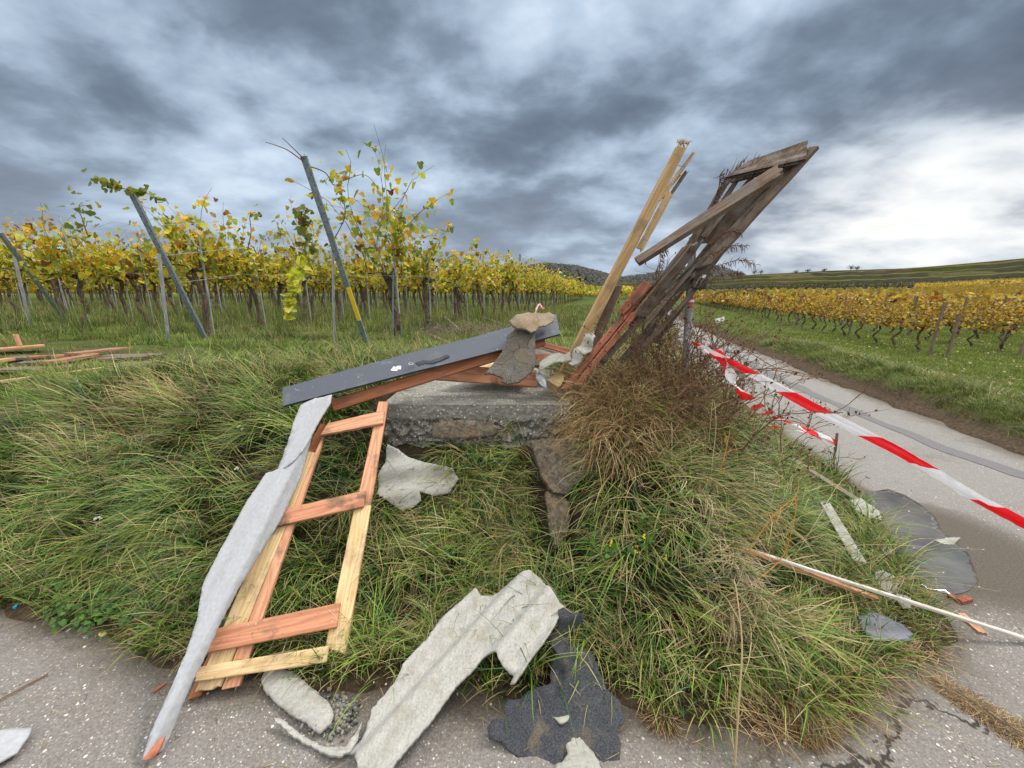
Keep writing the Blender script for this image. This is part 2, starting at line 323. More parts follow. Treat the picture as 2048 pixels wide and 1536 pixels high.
def _road(q):
    p = geo(q); v = q.n('ShaderNodeTexVoronoi'); q.l(p, v.inputs[0]); v.inputs['Scale'].default_value = 105; v.inputs['Randomness'].default_value = 1
    v2 = q.n('ShaderNodeTexVoronoi'); q.l(p, v2.inputs[0]); v2.inputs['Scale'].default_value = 48
    sel = q.n('ShaderNodeSeparateColor'); q.l(v.outputs['Color'], sel.inputs[0]); sel2 = q.n('ShaderNodeSeparateColor'); q.l(v2.outputs['Color'], sel2.inputs[0])
    n = q.noise(p, 90, 4, .7); big = q.noise(p, 1.1, 4, .6); mid = q.noise(p, 7, 5, .6)
    base = q.ramp(n, [(.3, (.095, .089, .083)), (.7, (.24, .226, .210))])
    stone = q.ramp(sel.outputs[0], [(0, (.14, .125, .12)), (.35, (.24, .22, .21)), (.62, (.33, .30, .26)), (.85, (.44, .41, .37)), (.97, (.62, .60, .56))], 'CONSTANT')
    m1 = q.m('MULTIPLY', q.mapr(v.outputs['Distance'], .42, .30), q.m('GREATER_THAN', sel.outputs[1], .35))
    c = q.mix(m1, base, stone)
    stone2 = q.ramp(sel2.outputs[0], [(0, (.16, .14, .14)), (.5, (.36, .31, .26)), (.8, (.62, .60, .56))], 'CONSTANT')
    m2 = q.m('MULTIPLY', q.mapr(v2.outputs['Distance'], .30, .24), q.m('GREATER_THAN', sel2.outputs[1], .72))
    c = q.mix(m2, c, stone2)
    c = q.mix(q.m('MULTIPLY', q.mapr(mid, .5, .72), .35), c, (.13, .105, .085))
    # driven lane reads as smoother, greyer concrete
    sx = q.n('ShaderNodeSeparateXYZ'); q.l(p, sx.inputs[0])
    far = q.mapr(sx.outputs[1], 2.0, 3.4); c = q.mix(q.m('MULTIPLY', far, .35), c, (.225, .22, .212))
    c = q.mix(q.m('MULTIPLY', q.mapr(big, .42, .65), .25), c, (.17, .155, .145))
    # cracks
    vc = q.n('ShaderNodeTexVoronoi', feature='DISTANCE_TO_EDGE'); vc.inputs['Scale'].default_value = .55
    ad = q.n('ShaderNodeVectorMath', operation='ADD'); q.l(p, ad.inputs[0])
    sc = q.n('ShaderNodeVectorMath', operation='SCALE'); q.l(q.noise(p, 4, 4, .7, out=1), sc.inputs[0]); sc.inputs[3].default_value = .35; q.l(sc.outputs[0], ad.inputs[1]); q.l(ad.outputs[0], vc.inputs[0])
    crk = q.m('MULTIPLY', q.m('MULTIPLY', q.mapr(vc.outputs[0], .008, .002), q.mapr(sx.outputs[0], .6, 1.2)), q.mapr(sx.outputs[1], 2.2, 1.6))
    c = q.mix(crk, c, (.03, .027, .022))
    h = q.m('SUBTRACT', q.m('ADD', q.m('MULTIPLY', m1, .6), q.m('ADD', m2, n)), q.m('MULTIPLY', crk, 3))
    at_ = q.n('ShaderNodeVertexColor', layer_name='col').outputs[0]; sr = q.n('ShaderNodeSeparateColor'); q.l(at_, sr.inputs[0])
    dirt = q.m('MULTIPLY', sr.outputs[0], q.mapr(q.m('ADD', q.noise(p, 9, 6, .75), q.m('MULTIPLY', sr.outputs[0], .45)), .52, .78), clamp=True)
    c = q.mix(q.m('MULTIPLY', dirt, .92), c, q.ramp(n, [(.3, (.035, .027, .019)), (.7, (.12, .094, .066))]))
    wet = q.mapr(sr.outputs[1], .25, .8, 0, 1); c = q.mix(q.m('MULTIPLY', wet, .3), c, (.06, .055, .05))
    return pbsdf(q, c, .85, h, .55, .006)
M['road'] = mat('exposed_aggregate_road', _road)
def _patch(q):
    n = q.noise(geo(q), 120, 4, .7); return pbsdf(q, q.ramp(n, [(.3, (.07, .068, .07)), (.7, (.16, .155, .16))]), .8, n, .4, .004)
M['patch'] = mat('tar_strip', _patch)
def _soil(q):
    p = geo(q); n = q.noise(p, 30, 6, .7); n2 = q.noise(p, 2.2, 4, .6); r = q.n('ShaderNodeVectorMath', operation='LENGTH'); q.l(p, r.inputs[0])
    soil = q.ramp(n, [(.3, (.022, .016, .011)), (.55, (.07, .05, .032)), (.75, (.15, .11, .07))])
    grn = q.ramp(q.noise(p, 18, 6, .75), [(.3, (.035, .055, .012)), (.5, (.075, .12, .022)), (.7, (.15, .18, .05))])
    c = q.mix(q.mapr(n2, .40, .58, .25, .7), soil, grn)
    c = q.mix(q.mapr(r.outputs['Value'], 5.0, 3.4), c, q.mix(.5, soil, (.02, .018, .01)))
    c = q.mix(q.m('MULTIPLY', q.mapr(r.outputs['Value'], 7.0, 14.0), .8), c, q.mix(1, grn, (.75, .72, .7), 'MULTIPLY'))
    at_ = q.n('ShaderNodeVertexColor', layer_name='col').outputs[0]
    sr = q.n('ShaderNodeSeparateColor'); q.l(at_, sr.inputs[0]); c = q.mix(sr.outputs[0], c, soil)
    return pbsdf(q, c, .95, n, 1, .02, spec=.1)
M['soil'] = mat('soil_and_turf', _soil)
def _slab(q):
    p = objc(q); n = q.noise(p, 40, 6, .75); v = q.n('ShaderNodeTexVoronoi'); q.l(p, v.inputs[0]); v.inputs['Scale'].default_value = 42
    s = q.n('ShaderNodeSeparateColor'); q.l(v.outputs['Color'], s.inputs[0]); m1 = q.m('MULTIPLY', q.mapr(v.outputs['Distance'], .36, .26), q.m('GREATER_THAN', s.outputs[0], .62))
    c = q.ramp(n, [(.3, (.12, .115, .10)), (.55, (.25, .24, .215)), (.75, (.36, .34, .31))]); c = q.mix(m1, c, (.60, .57, .51))
    c = q.mix(q.m('MULTIPLY', q.mapr(q.noise(p, 4, 4, .6), .55, .7), .6), c, (.10, .095, .06))
    return pbsdf(q, c, .9, q.m('ADD', n, m1), .9, .012)
M['slab'] = mat('rough_concrete', _slab)
def _rock(q):
    p = objc(q); n = q.noise(p, 26, 6, .75, .8); n2 = q.noise(p, 6, 4, .6)
    c = q.ramp(n, [(.3, (.035, .03, .024)), (.5, (.12, .098, .068)), (.72, (.26, .235, .19))]); c = q.mix(q.m('MULTIPLY', q.mapr(n2, .5, .62), .6), c, (.20, .12, .06))
    return pbsdf(q, c, .9, n, 1, .02)
M['rock'] = mat('lichened_stone', _rock)
M['brick'] = mat('broken_brick', lambda q: (lambda n: pbsdf(q, q.ramp(n, [(.3, (.14, .035, .025)), (.7, (.36, .10, .065))]), .9, n, .8, .01))(q.noise(objc(q), 50, 5, .7)))
def _water(q):
    n = q.noise(geo(q), 11, 4, .6); big = q.noise(geo(q), 2.5, 4, .6)
    return pbsdf(q, q.ramp(big, [(.35, (.05, .047, .042)), (.65, (.12, .112, .10))]), .03, n, .05, .01, spec=.7)
M['water'] = mat('puddle_water', _water)
def _tape(q):
    uv = q.n('ShaderNodeUVMap').outputs[0]; s = q.n('ShaderNodeSeparateXYZ'); q.l(uv, s.inputs[0])
    w = q.m('FRACT', q.m('ADD', q.m('MULTIPLY', s.outputs[0], 2.5), q.m('MULTIPLY', s.outputs[1], .22)))
    fac = q.mapr(w, .485, .50, 0, 1, False)
    c = q.mix(fac, (.80, .79, .82), (.86, .012, .02)); a = pbsdf(q, c, .35, q.noise(geo(q), 60, 3, .6), .25, .01, spec=.5)
    t = q.n('ShaderNodeBsdfTranslucent'); q.l(c, t.inputs[0]); m_ = q.n('ShaderNodeMixShader'); m_.inputs[0].default_value = .3; q.l(a, m_.inputs[1]); q.l(t.outputs[0], m_.inputs[2]); return m_.outputs[0]
M['tape'] = mat('barrier_tape', _tape)
def _far(q):
    c = q.n('ShaderNodeVertexColor', layer_name='col').outputs[0]; p = geo(q); n = q.noise(p, .8, 5, .8); n2 = q.noise(p, .12, 4, .7)
    c = q.mix(1, c, q.ramp(n, [(.3, .6), (.7, 1.3)]), 'MULTIPLY'); c = q.mix(1, c, q.ramp(n2, [(.3, .6), (.7, 1.35)]), 'MULTIPLY')
    return pbsdf(q, c, 1, spec=.0)
M['far'] = mat('far_fields', _far)
# ---------------------------------------------------------------- ground sheets
def axis(lo, a, b, hi, step, growth=1.07):
    m = list(np.arange(a, b, step)); s = step; v = b
    while v < hi: m.append(v); s *= growth; v += s
    m.append(hi); s = step; v = a - step; L = []
    while v > lo: L.append(v); s *= growth; v -= s
    L.append(lo); return np.array(L[::-1] + m)
xs = axis(-220, -5, 5.5, 260, .035, 1.06); ys = axis(-9, .8, 6, 300, .035, 1.05)
X, Y = np.meshgrid(xs, ys); Z = terr(X, Y)
def grid_faces(ny, nx):
    i = np.arange((ny - 1) * (nx - 1)); r = i // (nx - 1); c = i % (nx - 1); a = r * nx + c
    return np.stack([a, a + 1, a + nx + 1, a + nx], 1)
V = np.stack([X.ravel(), Y.ravel(), Z.ravel()], 1)
db = dist_bank(X, Y).ravel(); dr = -pdist(X, Y, REDGE).ravel()
bare = np.where(db > 0, 1 - sstep(db, .1, .45), np.where(dr > 0, 1 - sstep(dr, .25, .6), 1))
# trampled ground between the vine rows' heads and the bank
gm = np_mesh('ground', V, grid_faces(len(ys), len(xs)), np.stack([bare] * 3, 1), True)
tag(link('ground', gm, M['soil']), kind='structure')
rx = axis(-60, -4, 6, 110, .04, 1.15); ry = axis(-9, .7, 6.5, 290, .04, 1.15); RX, RY = np.meshgrid(rx, ry)
PUD = np.array([(2.45, 2.75), (3.3, 2.75), (3.0, 2.1), (2.6, 1.95)])
dE = np.abs(dist_bank(RX, RY)).ravel(); dR = np.abs(pdist(RX, RY, REDGE)).ravel(); dP = np.hypot((RX.ravel() - 2.83) / .62, (RY.ravel() - 2.33) / .60)
nz = fbm(RX * 3, RY * 3, 91, 3).ravel(); nz2 = fbm(RX * .8, RY * .8, 93, 2).ravel()
dirt = np.clip(np.exp(-np.maximum(dE - .02, 0) / (.04 + .13 * nz)) + np.exp(-np.maximum(dR, 0) / (.10 + .2 * nz)) + .9 * (dP < 1.35) * (1.35 - dP) * 2.2 + .35 * np.clip((nz2 - .68) * 5, 0, 1), 0, 1)
wet = np.clip((1.28 - dP) * 4 + (nz - .5) * 2, 0, 1)
tag(link('road', np_mesh('road', np.stack([RX.ravel(), RY.ravel(), 0.0022 * np.maximum(np.hypot(RX, RY).ravel() - 25, 0)], 1), grid_faces(len(ry), len(rx)), np.stack([dirt, wet, dirt * 0], 1)), M['road']), kind='structure')
# tar strip along the lane
ctr = [(6.2, 1.0), (5.35, 2.3), (4.75, 3.3), (4.72, 4.0), (4.85, 4.9), (5.0, 6.0), (5.35, 7.5), (6.0, 10), (6.9, 13)]
mb = MB(); pts = []
for (a, b) in zip(ctr[:-1], ctr[1:]):
    for k in range(12):
        t = k / 12; pts.append((a[0] + (b[0] - a[0]) * t, a[1] + (b[1] - a[1]) * t))
vs = []
for i, (x, y) in enumerate(pts):
    w = .10 + .06 * noise.noise((x * 2, y * 2, 1)); n = noise.noise((x * 1.5, y * 1.5, 5)) * .05
    vs += [(x - w + n, y, .004), (x + w + n, y + .02, .004)]
mb.add(vs, [(2 * i, 2 * i + 1, 2 * i + 3, 2 * i + 2) for i in range(len(pts) - 1)])
tag(mb.build('road_repair_strip', M['patch']), kind='structure')
# ---------------------------------------------------------------- generic builders
def from_plane(P, N, px, py):
    d = ray(px, py); o = Vector((0, 0, H)); return o + d * ((P - o).dot(N) / d.dot(N))
def cdt_sheet(name, poly2d, frame, mat_, parent=None, th=.006, disp=None, step=.03, jag=.006, dens=3, seed=0):
    """poly2d: outline in local u,v metres; frame: Matrix local->world; disp(u,v)->w"""
    rs = random.Random(seed); P = []
    n = len(poly2d)
    for i in range(n):
        a = Vector(poly2d[i]); b = Vector(poly2d[(i + 1) % n]); L = (b - a).length; k = max(1, int(L / (step * .6)))
        nn = Vector((-(b - a).y, (b - a).x)); nn = nn.normalized() if L > 0 else nn
        for j in range(k):
            p = a + (b - a) * (j / k)
            if j: p = p + nn * ((noise.noise((p.x * 55, p.y * 55, seed)) + 1.0 * noise.noise((p.x * 170, p.y * 170, seed)) + rs.uniform(-.5, .5)) * jag * .9)
            P.append(p)
    u0, u1 = min(p.x for p in P), max(p.x for p in P); v0, v1 = min(p.y for p in P), max(p.y for p in P)
    pts = list(P); nb = len(P)
    def inside(x, y):
        c = False; j = nb - 1
        for i in range(nb):
            if (P[i].y > y) != (P[j].y > y) and x < (P[j].x - P[i].x) * (y - P[i].y) / (P[j].y - P[i].y) + P[i].x: c = not c
            j = i
        return c
    u = u0
    while u < u1:
        v = v0
        while v < v1:
            q_ = Vector((u + rs.uniform(-.2, .2) * step, v + rs.uniform(-.2, .2) * step))
            if inside(q_.x, q_.y): pts.append(q_)
            v += step
        u += step
    vo, eo, fo, *_ = delaunay_2d_cdt(pts, [(i, (i + 1) % nb) for i in range(nb)], [list(range(nb))], 1, 1e-6)
    disp = disp or (lambda a, b: 0.0); n = len(vo)
    top = [Vector((p.x, p.y, disp(p.x, p.y))) for p in vo]; bot = [Vector((p.x, p.y, p.z - th)) for p in top]
    cnt = {}
    for f in fo:
        for a, b in zip(f, f[1:] + f[:1]): cnt[(a, b)] = cnt.get((a, b), 0) + 1
    fs = [tuple(f) for f in fo] + [tuple(i + n for i in reversed(f)) for f in fo]
    for (a, b) in cnt:
        if (b, a) not in cnt: fs.append((b, a, a + n, b + n))
    me = bpy.data.meshes.new(name); me.from_pydata(top + bot, [], fs)
    me.polygons.foreach_set('use_smooth', [len(f) == 3 for f in fs])
    o = link(name, me, mat_, parent, frame); return o
def plane_frame(A, B, C):
    """origin A, x towards B, z = normal facing up"""
    x = (B - A).normalized(); n = x.cross(C - A).normalized()
    if n.z < 0: n = -n
    y = n.cross(x); m = Matrix((x, y, n)).transposed().to_4x4(); m.translation = A; return m
def corr(amp, lam, ang, ph=0.0, bend=0.0, v0=0.0):
    ca, sa = math.cos(ang), math.sin(ang)
    return lambda u, v: amp * math.sin((-u * sa + v * ca) * 2 * math.pi / lam + ph) + .002 * noise.noise((u * 9, v * 9, 1)) + bend * (v - v0) ** 2
def px_sheet(name, outline, plane, mat_, **kw):
    """outline in the photo's pixels laid into a plane of the scene (3 points)"""
    fr = plane_frame(*plane); inv = fr.inverted(); N = fr.col[2].xyz
    pts = [inv @ from_plane(plane[0], N, *p) for p in outline]
    cd = kw.pop('cdir', None)
    if cd:
        a_ = inv @ from_plane(plane[0], N, *cd[0]); b_ = inv @ from_plane(plane[0], N, *cd[1]); kw['disp'] = corr(cd[2], cd[3], math.atan2(b_.y - a_.y, b_.x - a_.x), cd[4] if len(cd) > 4 else 0)
    return cdt_sheet(name, [(p.x, p.y) for p in pts], fr, mat_, **kw)
def hplane(z, px=1000, py=1400): A = G(px, py, z); return (A, A + Vector((1, 0, 0)), A + Vector((0, 1, 0)))
def plank(name, c, th, mat_, parent=None, rag=(0, 0), n=14, warp=.004, seed=0, bev=.003):
    """c: four world corners P0,P1 (start edge) P2,P3 (end edge, P3 next to P0) of the seen face"""
    P0, P1, P2, P3 = [Vector(p) for p in c]
    A = (P0 + P1) / 2; B = (P3 + P2) / 2; x = (B - A).normalized(); w = ((P1 - P0) + (P2 - P3)) / 2; nrm = x.cross(w).normalized()
    if nrm.dot(Vector((0, 0, H)) - A) < 0: nrm = -nrm
    y = nrm.cross(x); fr = Matrix((x, y, nrm)).transposed().to_4x4(); fr.translation = A; inv = fr.inverted()
    q = [inv @ P for P in (P0, P1, P2, P3)]
    if q[0].y > q[1].y: q = [q[1], q[0], q[3], q[2]]
    rs = random.Random(seed); vs = []; m = 6; lay = m + 1
    for i in range(n + 1):
        t = i / n
        for j in range(lay):
            s = j / m; a = q[0].lerp(q[3], t); b = q[1].lerp(q[2], t); p = a.lerp(b, s)
            if i == 0 and rag[0]: p.x += rs.uniform(0, 1) ** 1.5 * rag[0] * (1 if j % 2 else .3)
            if i == n and rag[1]: p.x -= rs.uniform(0, 1) ** 1.5 * rag[1] * (1 if j % 2 else .3)
            wz = warp * noise.noise((t * 3, s, seed * 3.3)); vs.append(Vector((p.x, p.y + .002 * noise.noise((t * 9, s, seed)), wz)))
    N0 = len(vs); vs += [Vector((v.x, v.y, v.z - th)) for v in vs]
    fs = []
    for i in range(n):
        for j in range(m):
            a = i * lay + j; fs.append((a, a + lay, a + lay + 1, a + 1)); b = a + N0; fs.append((b, b + 1, b + lay + 1, b + lay))
    for i in range(n):
        a = i * lay; fs.append((a, a + N0, a + lay + N0, a + lay)); a = i * lay + m; fs.append((a, a + lay, a + lay + N0, a + N0))
    for j in range(m):
        a = j; fs.append((a, a + 1, a + 1 + N0, a + N0)); a = n * lay + j; fs.append((a, a + N0, a + 1 + N0, a + 1))
    bm = bmesh.new(); vv = [bm.verts.new(v) for v in vs]
    for f in fs: bm.faces.new([vv[i] for i in f])
    bmesh.ops.recalc_face_normals(bm, faces=bm.faces)
    if bev:
        ed = [e for e in bm.edges if len(e.link_faces) == 2 and e.calc_face_angle(0) > 1.2]
        bmesh.ops.bevel(bm, geom=ed, offset=bev, segments=1, affect='EDGES', clamp_overlap=True)
    me = bpy.data.meshes.new(name); bm.to_mesh(me); bm.free(); return link(name, me, mat_, parent, fr)
def pq(pts): return [at(*p) for p in pts]
def bar(name, A, B, w, th, mat_, up=(0, 0, 1), **kw):
    A = Vector(A); B = Vector(B); x = (B - A).normalized(); y = Vector(up).cross(x); y = y.normalized() * w / 2
    return plank(name, (A - y, A + y, B + y, B - y), th, mat_, **kw)
def stand(A, d=0): return Vector(A)
# ---------------------------------------------------------------- blades (grass, straw)
def blades(base, nrm, dirv, L, wd, th0, th1, col, nseg=5, tipcol=None, curl=0.0):
    """vectorised curved tapering blades; all arrays of length n"""
    n = len(base); side = np.cross(nrm, dirv); side /= np.linalg.norm(side, axis=1, keepdims=True) + 1e-9
    P = base.copy(); out = np.zeros((n, nseg + 1, 2, 3), np.float32); cols = np.zeros((n, nseg + 1, 2, 3), np.float32)
    rt = RNG.uniform(-1, 1, (n, 1))
    for k in range(nseg + 1):
        t = k / nseg; w = (wd * (1 - t ** 1.6) * .5 + .0003)[:, None]
        sd_ = side + rt * curl * t * dirv
        out[:, k, 0] = P - sd_ * w; out[:, k, 1] = P + sd_ * w
        c = col * (.40 + .78 * t); c = c if tipcol is None else c * (1 - t * t) + tipcol * t * t  # darker root sheaths, deepened to paint in the shade between blades
        cols[:, k, 0] = c; cols[:, k, 1] = c
        th = th0 + (th1 - th0) * min(1, t * 1.25); st = (L / nseg)[:, None]
        P = P + st * (np.cos(th)[:, None] * nrm + np.sin(th)[:, None] * (dirv + side * rt * curl * math.sin(t * 3)))
    b = (np.arange(n) * (nseg + 1) * 2)[:, None] + np.arange(nseg)[None, :] * 2
    Fc = np.stack([b, b + 1, b + 3, b + 2], 2).reshape(-1, 4)
    return out.reshape(-1, 3), Fc, cols.reshape(-1, 3)
def nrm_at(x, y, e=.06):
    gx = (terr(x + e, y) - terr(x - e, y)) / (2 * e); gy = (terr(x, y + e) - terr(x, y - e)) / (2 * e)
    gx = np.clip(gx, -1.5, 1.5); gy = np.clip(gy, -1.5, 1.5); n = np.stack([-gx, -gy, np.ones_like(gx)], 1); n /= np.linalg.norm(n, axis=1, keepdims=True); return n, gx, gy
def inpoly(x, y, poly):
    c = np.zeros(np.shape(x), bool); j = len(poly) - 1
    for i in range(len(poly)):
        xi, yi = poly[i][:2]; xj, yj = poly[j][:2]
        c ^= ((yi > y) != (yj > y)) & (x < (xj - xi) * (y - yi) / (yj - yi + 1e-12) + xi); j = i
    return c
GREEN = np.array([(.085, .19, .022), (.055, .14, .024), (.13, .245, .028), (.035, .105, .034), (.19, .28, .035)])
STRAW = np.array([(.42, .33, .16), (.30, .22, .10), (.52, .43, .24), (.22, .15, .07), (.36, .33, .10)])
def frame_clear(x, y): return inpoly(x, y, CLEAR)
def tufts(ntuft, xr, yr, region, nb, L, wd, strawf, seedn, nseg=5, spread=.05, th1=(1.1, 1.75), up=.35, flow=None, dens=None, gcol=GREEN, scol=STRAW, mess=.30, curl=.5, tvar=.75):
    cx = RNG.uniform(*xr, ntuft); cy = RNG.uniform(*yr, ntuft); k = region(cx, cy)
    if dens is not None: k &= RNG.uniform(0, 1, ntuft) < dens(cx, cy)
    cx, cy = cx[k], cy[k]; m = len(cx)
    tl = RNG.uniform(.65, 1.25, m); sf = strawf(cx, cy) + RNG.normal(0, .14, m); ta = RNG.normal(0, tvar, m); ci = RNG.integers(0, len(gcol), m); tb = RNG.uniform(.5, 1.35, m)
    rep = np.repeat(np.arange(m), nb); N = len(rep)
    r = RNG.normal(0, spread, (N, 2)); x = cx[rep] + r[:, 0]; y = cy[rep] + r[:, 1]
    z = terr(x, y); ok = z > .0; rep, x, y, z, r = rep[ok], x[ok], y[ok], z[ok], r[ok]; N = len(rep)
    n, gx, gy = nrm_at(x, y); gl_ = np.hypot(gx, gy); 
    ang = np.arctan2(-gy, -gx); fl = flow(x, y) if flow else 0
    wgt = np.clip(gl_ * 2.2, 0, 1); ra = RNG.uniform(-np.pi, np.pi, N)
    dxv = wgt * np.cos(ang + ta[rep] + fl) + (1.15 - wgt) * (np.cos(ra) * .9) + r[:, 0] * 3
    dyv = wgt * np.sin(ang + ta[rep] + fl) + (1.15 - wgt) * (np.sin(ra) * .9) + r[:, 1] * 3
    d = np.stack([dxv, dyv, np.zeros(N)], 1) + RNG.normal(0, mess, (N, 3)) * [1, 1, 0]
    d -= n * np.sum(d * n, 1, keepdims=True); d /= np.linalg.norm(d, axis=1, keepdims=True) + 1e-9
    nn = n * (1 - up) + np.array([0, 0, 1.]) * up; nn /= np.linalg.norm(nn, axis=1, keepdims=True)
    Lb = L * tl[rep] * RNG.uniform(.55, 1.2, N); st = RNG.uniform(0, 1, N) < sf[rep]
    gi = np.where(RNG.uniform(0, 1, N) < .6, ci[rep], RNG.integers(0, len(gcol), N))
    col = np.where(st[:, None], scol[RNG.integers(0, len(scol), N)], gcol[gi]) * (tb[rep] * RNG.uniform(.75, 1.2, N))[:, None]
    tip = np.where((RNG.uniform(0, 1, N) < .45)[:, None], scol[RNG.integers(0, len(scol), N)], col)
    w = wd * RNG.uniform(.6, 1.3, N) * np.where(st, .8, 1)
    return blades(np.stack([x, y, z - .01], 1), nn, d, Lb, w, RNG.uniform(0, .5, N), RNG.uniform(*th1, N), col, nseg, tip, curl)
def join(name, parts, mat_, label, cat, kind='stuff'):
    Vs, Fs, Cs = [], [], []; b = 0
    for v, f, c in parts: Vs.append(v); Fs.append(f + b); Cs.append(c); b += len(v)
    o = link(name, np_mesh(name, np.concatenate(Vs), np.concatenate(Fs), np.concatenate(Cs)), mat_); return tag(o, label, cat, kind=kind)
# footprint under the fallen frame, roughly kept free of long blades
CLEAR = [T(p[0], p[1]) for p in ((340, 1400), (470, 1100), (600, 880), (700, 830), (770, 860), (720, 1100), (690, 1330), (520, 1400))]
SLABP = [(-.98, 2.56), (.42, 2.54), (.46, 4.0), (-.9, 4.0)]
def no(x, y): return ~inpoly(x, y, SLABP)
def on_bank(x, y): d = dist_bank(x, y); return (d > .03) & no(x, y)
HOLES = [[T(*p) for p in q] for q in (((760, 870), (915, 910), (850, 1015), (750, 1000)), ((1035, 860), (1200, 860), (1190, 980), (1150, 1090), (1075, 1090)))]
def bank_near(x, y):
    k = on_bank(x, y) & ~(frame_clear(x, y) & (RNG.uniform(0, 1, np.shape(x)) < .5))
    for h in HOLES: k &= ~inpoly(x, y, h)
    for a_, b_ in LANES: k &= ~(np.abs(pdist(x, y, [a_, b_])) < .10)
    return k & (np.hypot(x, y) < 5.0)
LANES = [[tuple(T(*p).xy) for p in q] for q in (((1572, 948), (1765, 1044)), ((1640, 1044), (1712, 1162)), ((1478, 1130), (1880, 1250)), ((1735, 1245), (1815, 1265)), ((1750, 1160), (1815, 1205)))]
def straw_mix(x, y):
    f = .0 + .75 * (fbm(x * 1.1 + 4, y * 1.1, 31, 3) - .38) * 1.6
    f = f + .45 * np.exp(-(((x + 3.0) / 1.0) ** 2 + ((y - 2.9) / .35) ** 2)) + .18 * np.exp(-(((x - .9) / .5) ** 2 + ((y - 2.55) / .35) ** 2)) + .15 * np.exp(-(((x - 1.25) / .3) ** 2 + ((y - 1.7) / .5) ** 2))
    return np.clip(f - .22 * (1 - sstep(dist_bank(x, y), .2, .6)), .03, .93)
def flow_l(x, y): return -.55 * sstep(-x, .6, 2.0) + .25 * sstep(x, .3, 1.0)
P = []
P.append(tufts(2300, (-5.2, 3.1), (1.2, 4.6), bank_near, 34, .34, .0072, straw_mix, 1, 6, .05, (1.05, 1.8), .35, flow_l, lambda x, y: .25 + .75 * sstep(dist_bank(x, y), .18, .45)))
# edge, shorter bright grass
P.append(tufts(4600, (-5, 3.3), (1.1, 6), lambda x, y: on_bank(x, y) & (dist_bank(x, y) < .7), 24, .12, .0042, lambda x, y: .15 + 0 * x, 2, 4, .035, (.6, 1.4), .6, None, lambda x, y: .3 + .7 * (fbm(x * 2.3, y * 2.3, 77, 2) > .44), np.array([(.10, .25, .03), (.08, .20, .025), (.15, .29, .04)])))
P.append(tufts(1500, (-4, 2.6), (1.15, 2.4), lambda x, y: on_bank(x, y) & (dist_bank(x, y) < .42) & (dist_bank(x, y) > .06), 30, .20, .0055, lambda x, y: .38 + 0 * x, 2, 5, .04, (.9, 1.8), .45))
# long loose arching stems
P.append(tufts(260, (-5, 2.2), (1.7, 4.4), bank_near, 7, .60, .0036, lambda x, y: .75 + 0 * x, 3, 8, .05, (.9, 1.9), .7))
P.append(tufts(1500, (1.3, 3.3), (1.1, 4), lambda x, y: on_bank(x, y) & (dist_bank(x, y) < .95) & (np.min([np.abs(pdist(x, y, list(l))) for l in LANES], axis=0) > .05), 30, .12, .0038, lambda x, y: .12 + 0 * x, 2, 4, .05, (.7, 1.5), .5, None, lambda x, y: .2 + .8 * (fbm(x * 2.3, y * 2.3, 78, 2) > .42), np.array([(.07, .17, .02), (.10, .22, .03), (.05, .13, .02)])))
P.append(tufts(420, (-1.05, .5), (2.05, 2.42), lambda x, y: bank_near(x, y), 34, .17, .005, lambda x, y: .3 + 0 * x, 1, 6, .05, (.9, 1.7), .5))
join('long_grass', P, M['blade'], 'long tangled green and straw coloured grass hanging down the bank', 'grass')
# turf on the plateau and beneath the vines
P = []
PILE = [(-9.6, 3.9), (-9.6, 6.4), (-3.0, 5.0), (-3.0, 4.1)]
def plateau(x, y): return (dist_bank(x, y) > 1.2) & no(x, y) & ~(inpoly(x, y, PILE) & (RNG.uniform(0, 1, np.shape(x)) < .93))
P.append(tufts(15000, (-9, 3.2), (2.9, 8.5), plateau, 15, .085, .005, lambda x, y: np.clip(.12 + .9 * (fbm(x * .9, y * .9, 41, 3) - .48), .04, .7), 4, 3, .06, (.4, 1.3), .7, None, lambda x, y: .25 + .75 * (fbm(x * 1.6, y * 1.6, 51, 2) > .42), np.array([(.165, .32, .03), (.12, .25, .03), (.22, .36, .045)])))
P.append(tufts(330, (-9, 2.5), (4.9, 9), plateau, 40, .26, .005, lambda x, y: .25 + 0 * x, 4, 4, .07, (.5, 1.5), .7))
P.append(tufts(11000, (-26, 8), (8, 26), lambda x, y: (dist_bank(x, y) > .8), 10, .22, .012, lambda x, y: .2 + 0 * x, 4, 2, .12, (.3, 1.2), .8))
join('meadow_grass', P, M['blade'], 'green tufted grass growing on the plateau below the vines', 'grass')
# right field
P = []
def fieldr(x, y): return (-pdist(x, y, REDGE) > .45)
gf = np.array([(.155, .27, .022), (.12, .22, .02), (.20, .30, .03)])
P.append(tufts(16000, (5.5, 18), (3.2, 15), fieldr, 12, .08, .007, lambda x, y: .10 + 0 * x, 5, 2, .09, (.4, 1.3), .7, None, None, gf))
P.append(tufts(900, (5.6, 8.6), (2.5, 13), lambda x, y: (lambda d: (d > .45) & (d < 1.35))(-pdist(x, y, REDGE)), 45, .22, .005, lambda x, y: .28 + 0 * x, 5, 4, .09, (.8, 1.7), .5))
P.append(tufts(9000, (8, 40), (12, 40), fieldr, 8, .12, .02, lambda x, y: .1 + 0 * x, 5, 2, .2, (.3, 1.1), .8, None, None, gf))
join('field_grass', P, M['blade'], 'short bright green grass of the field right of the lane', 'grass')
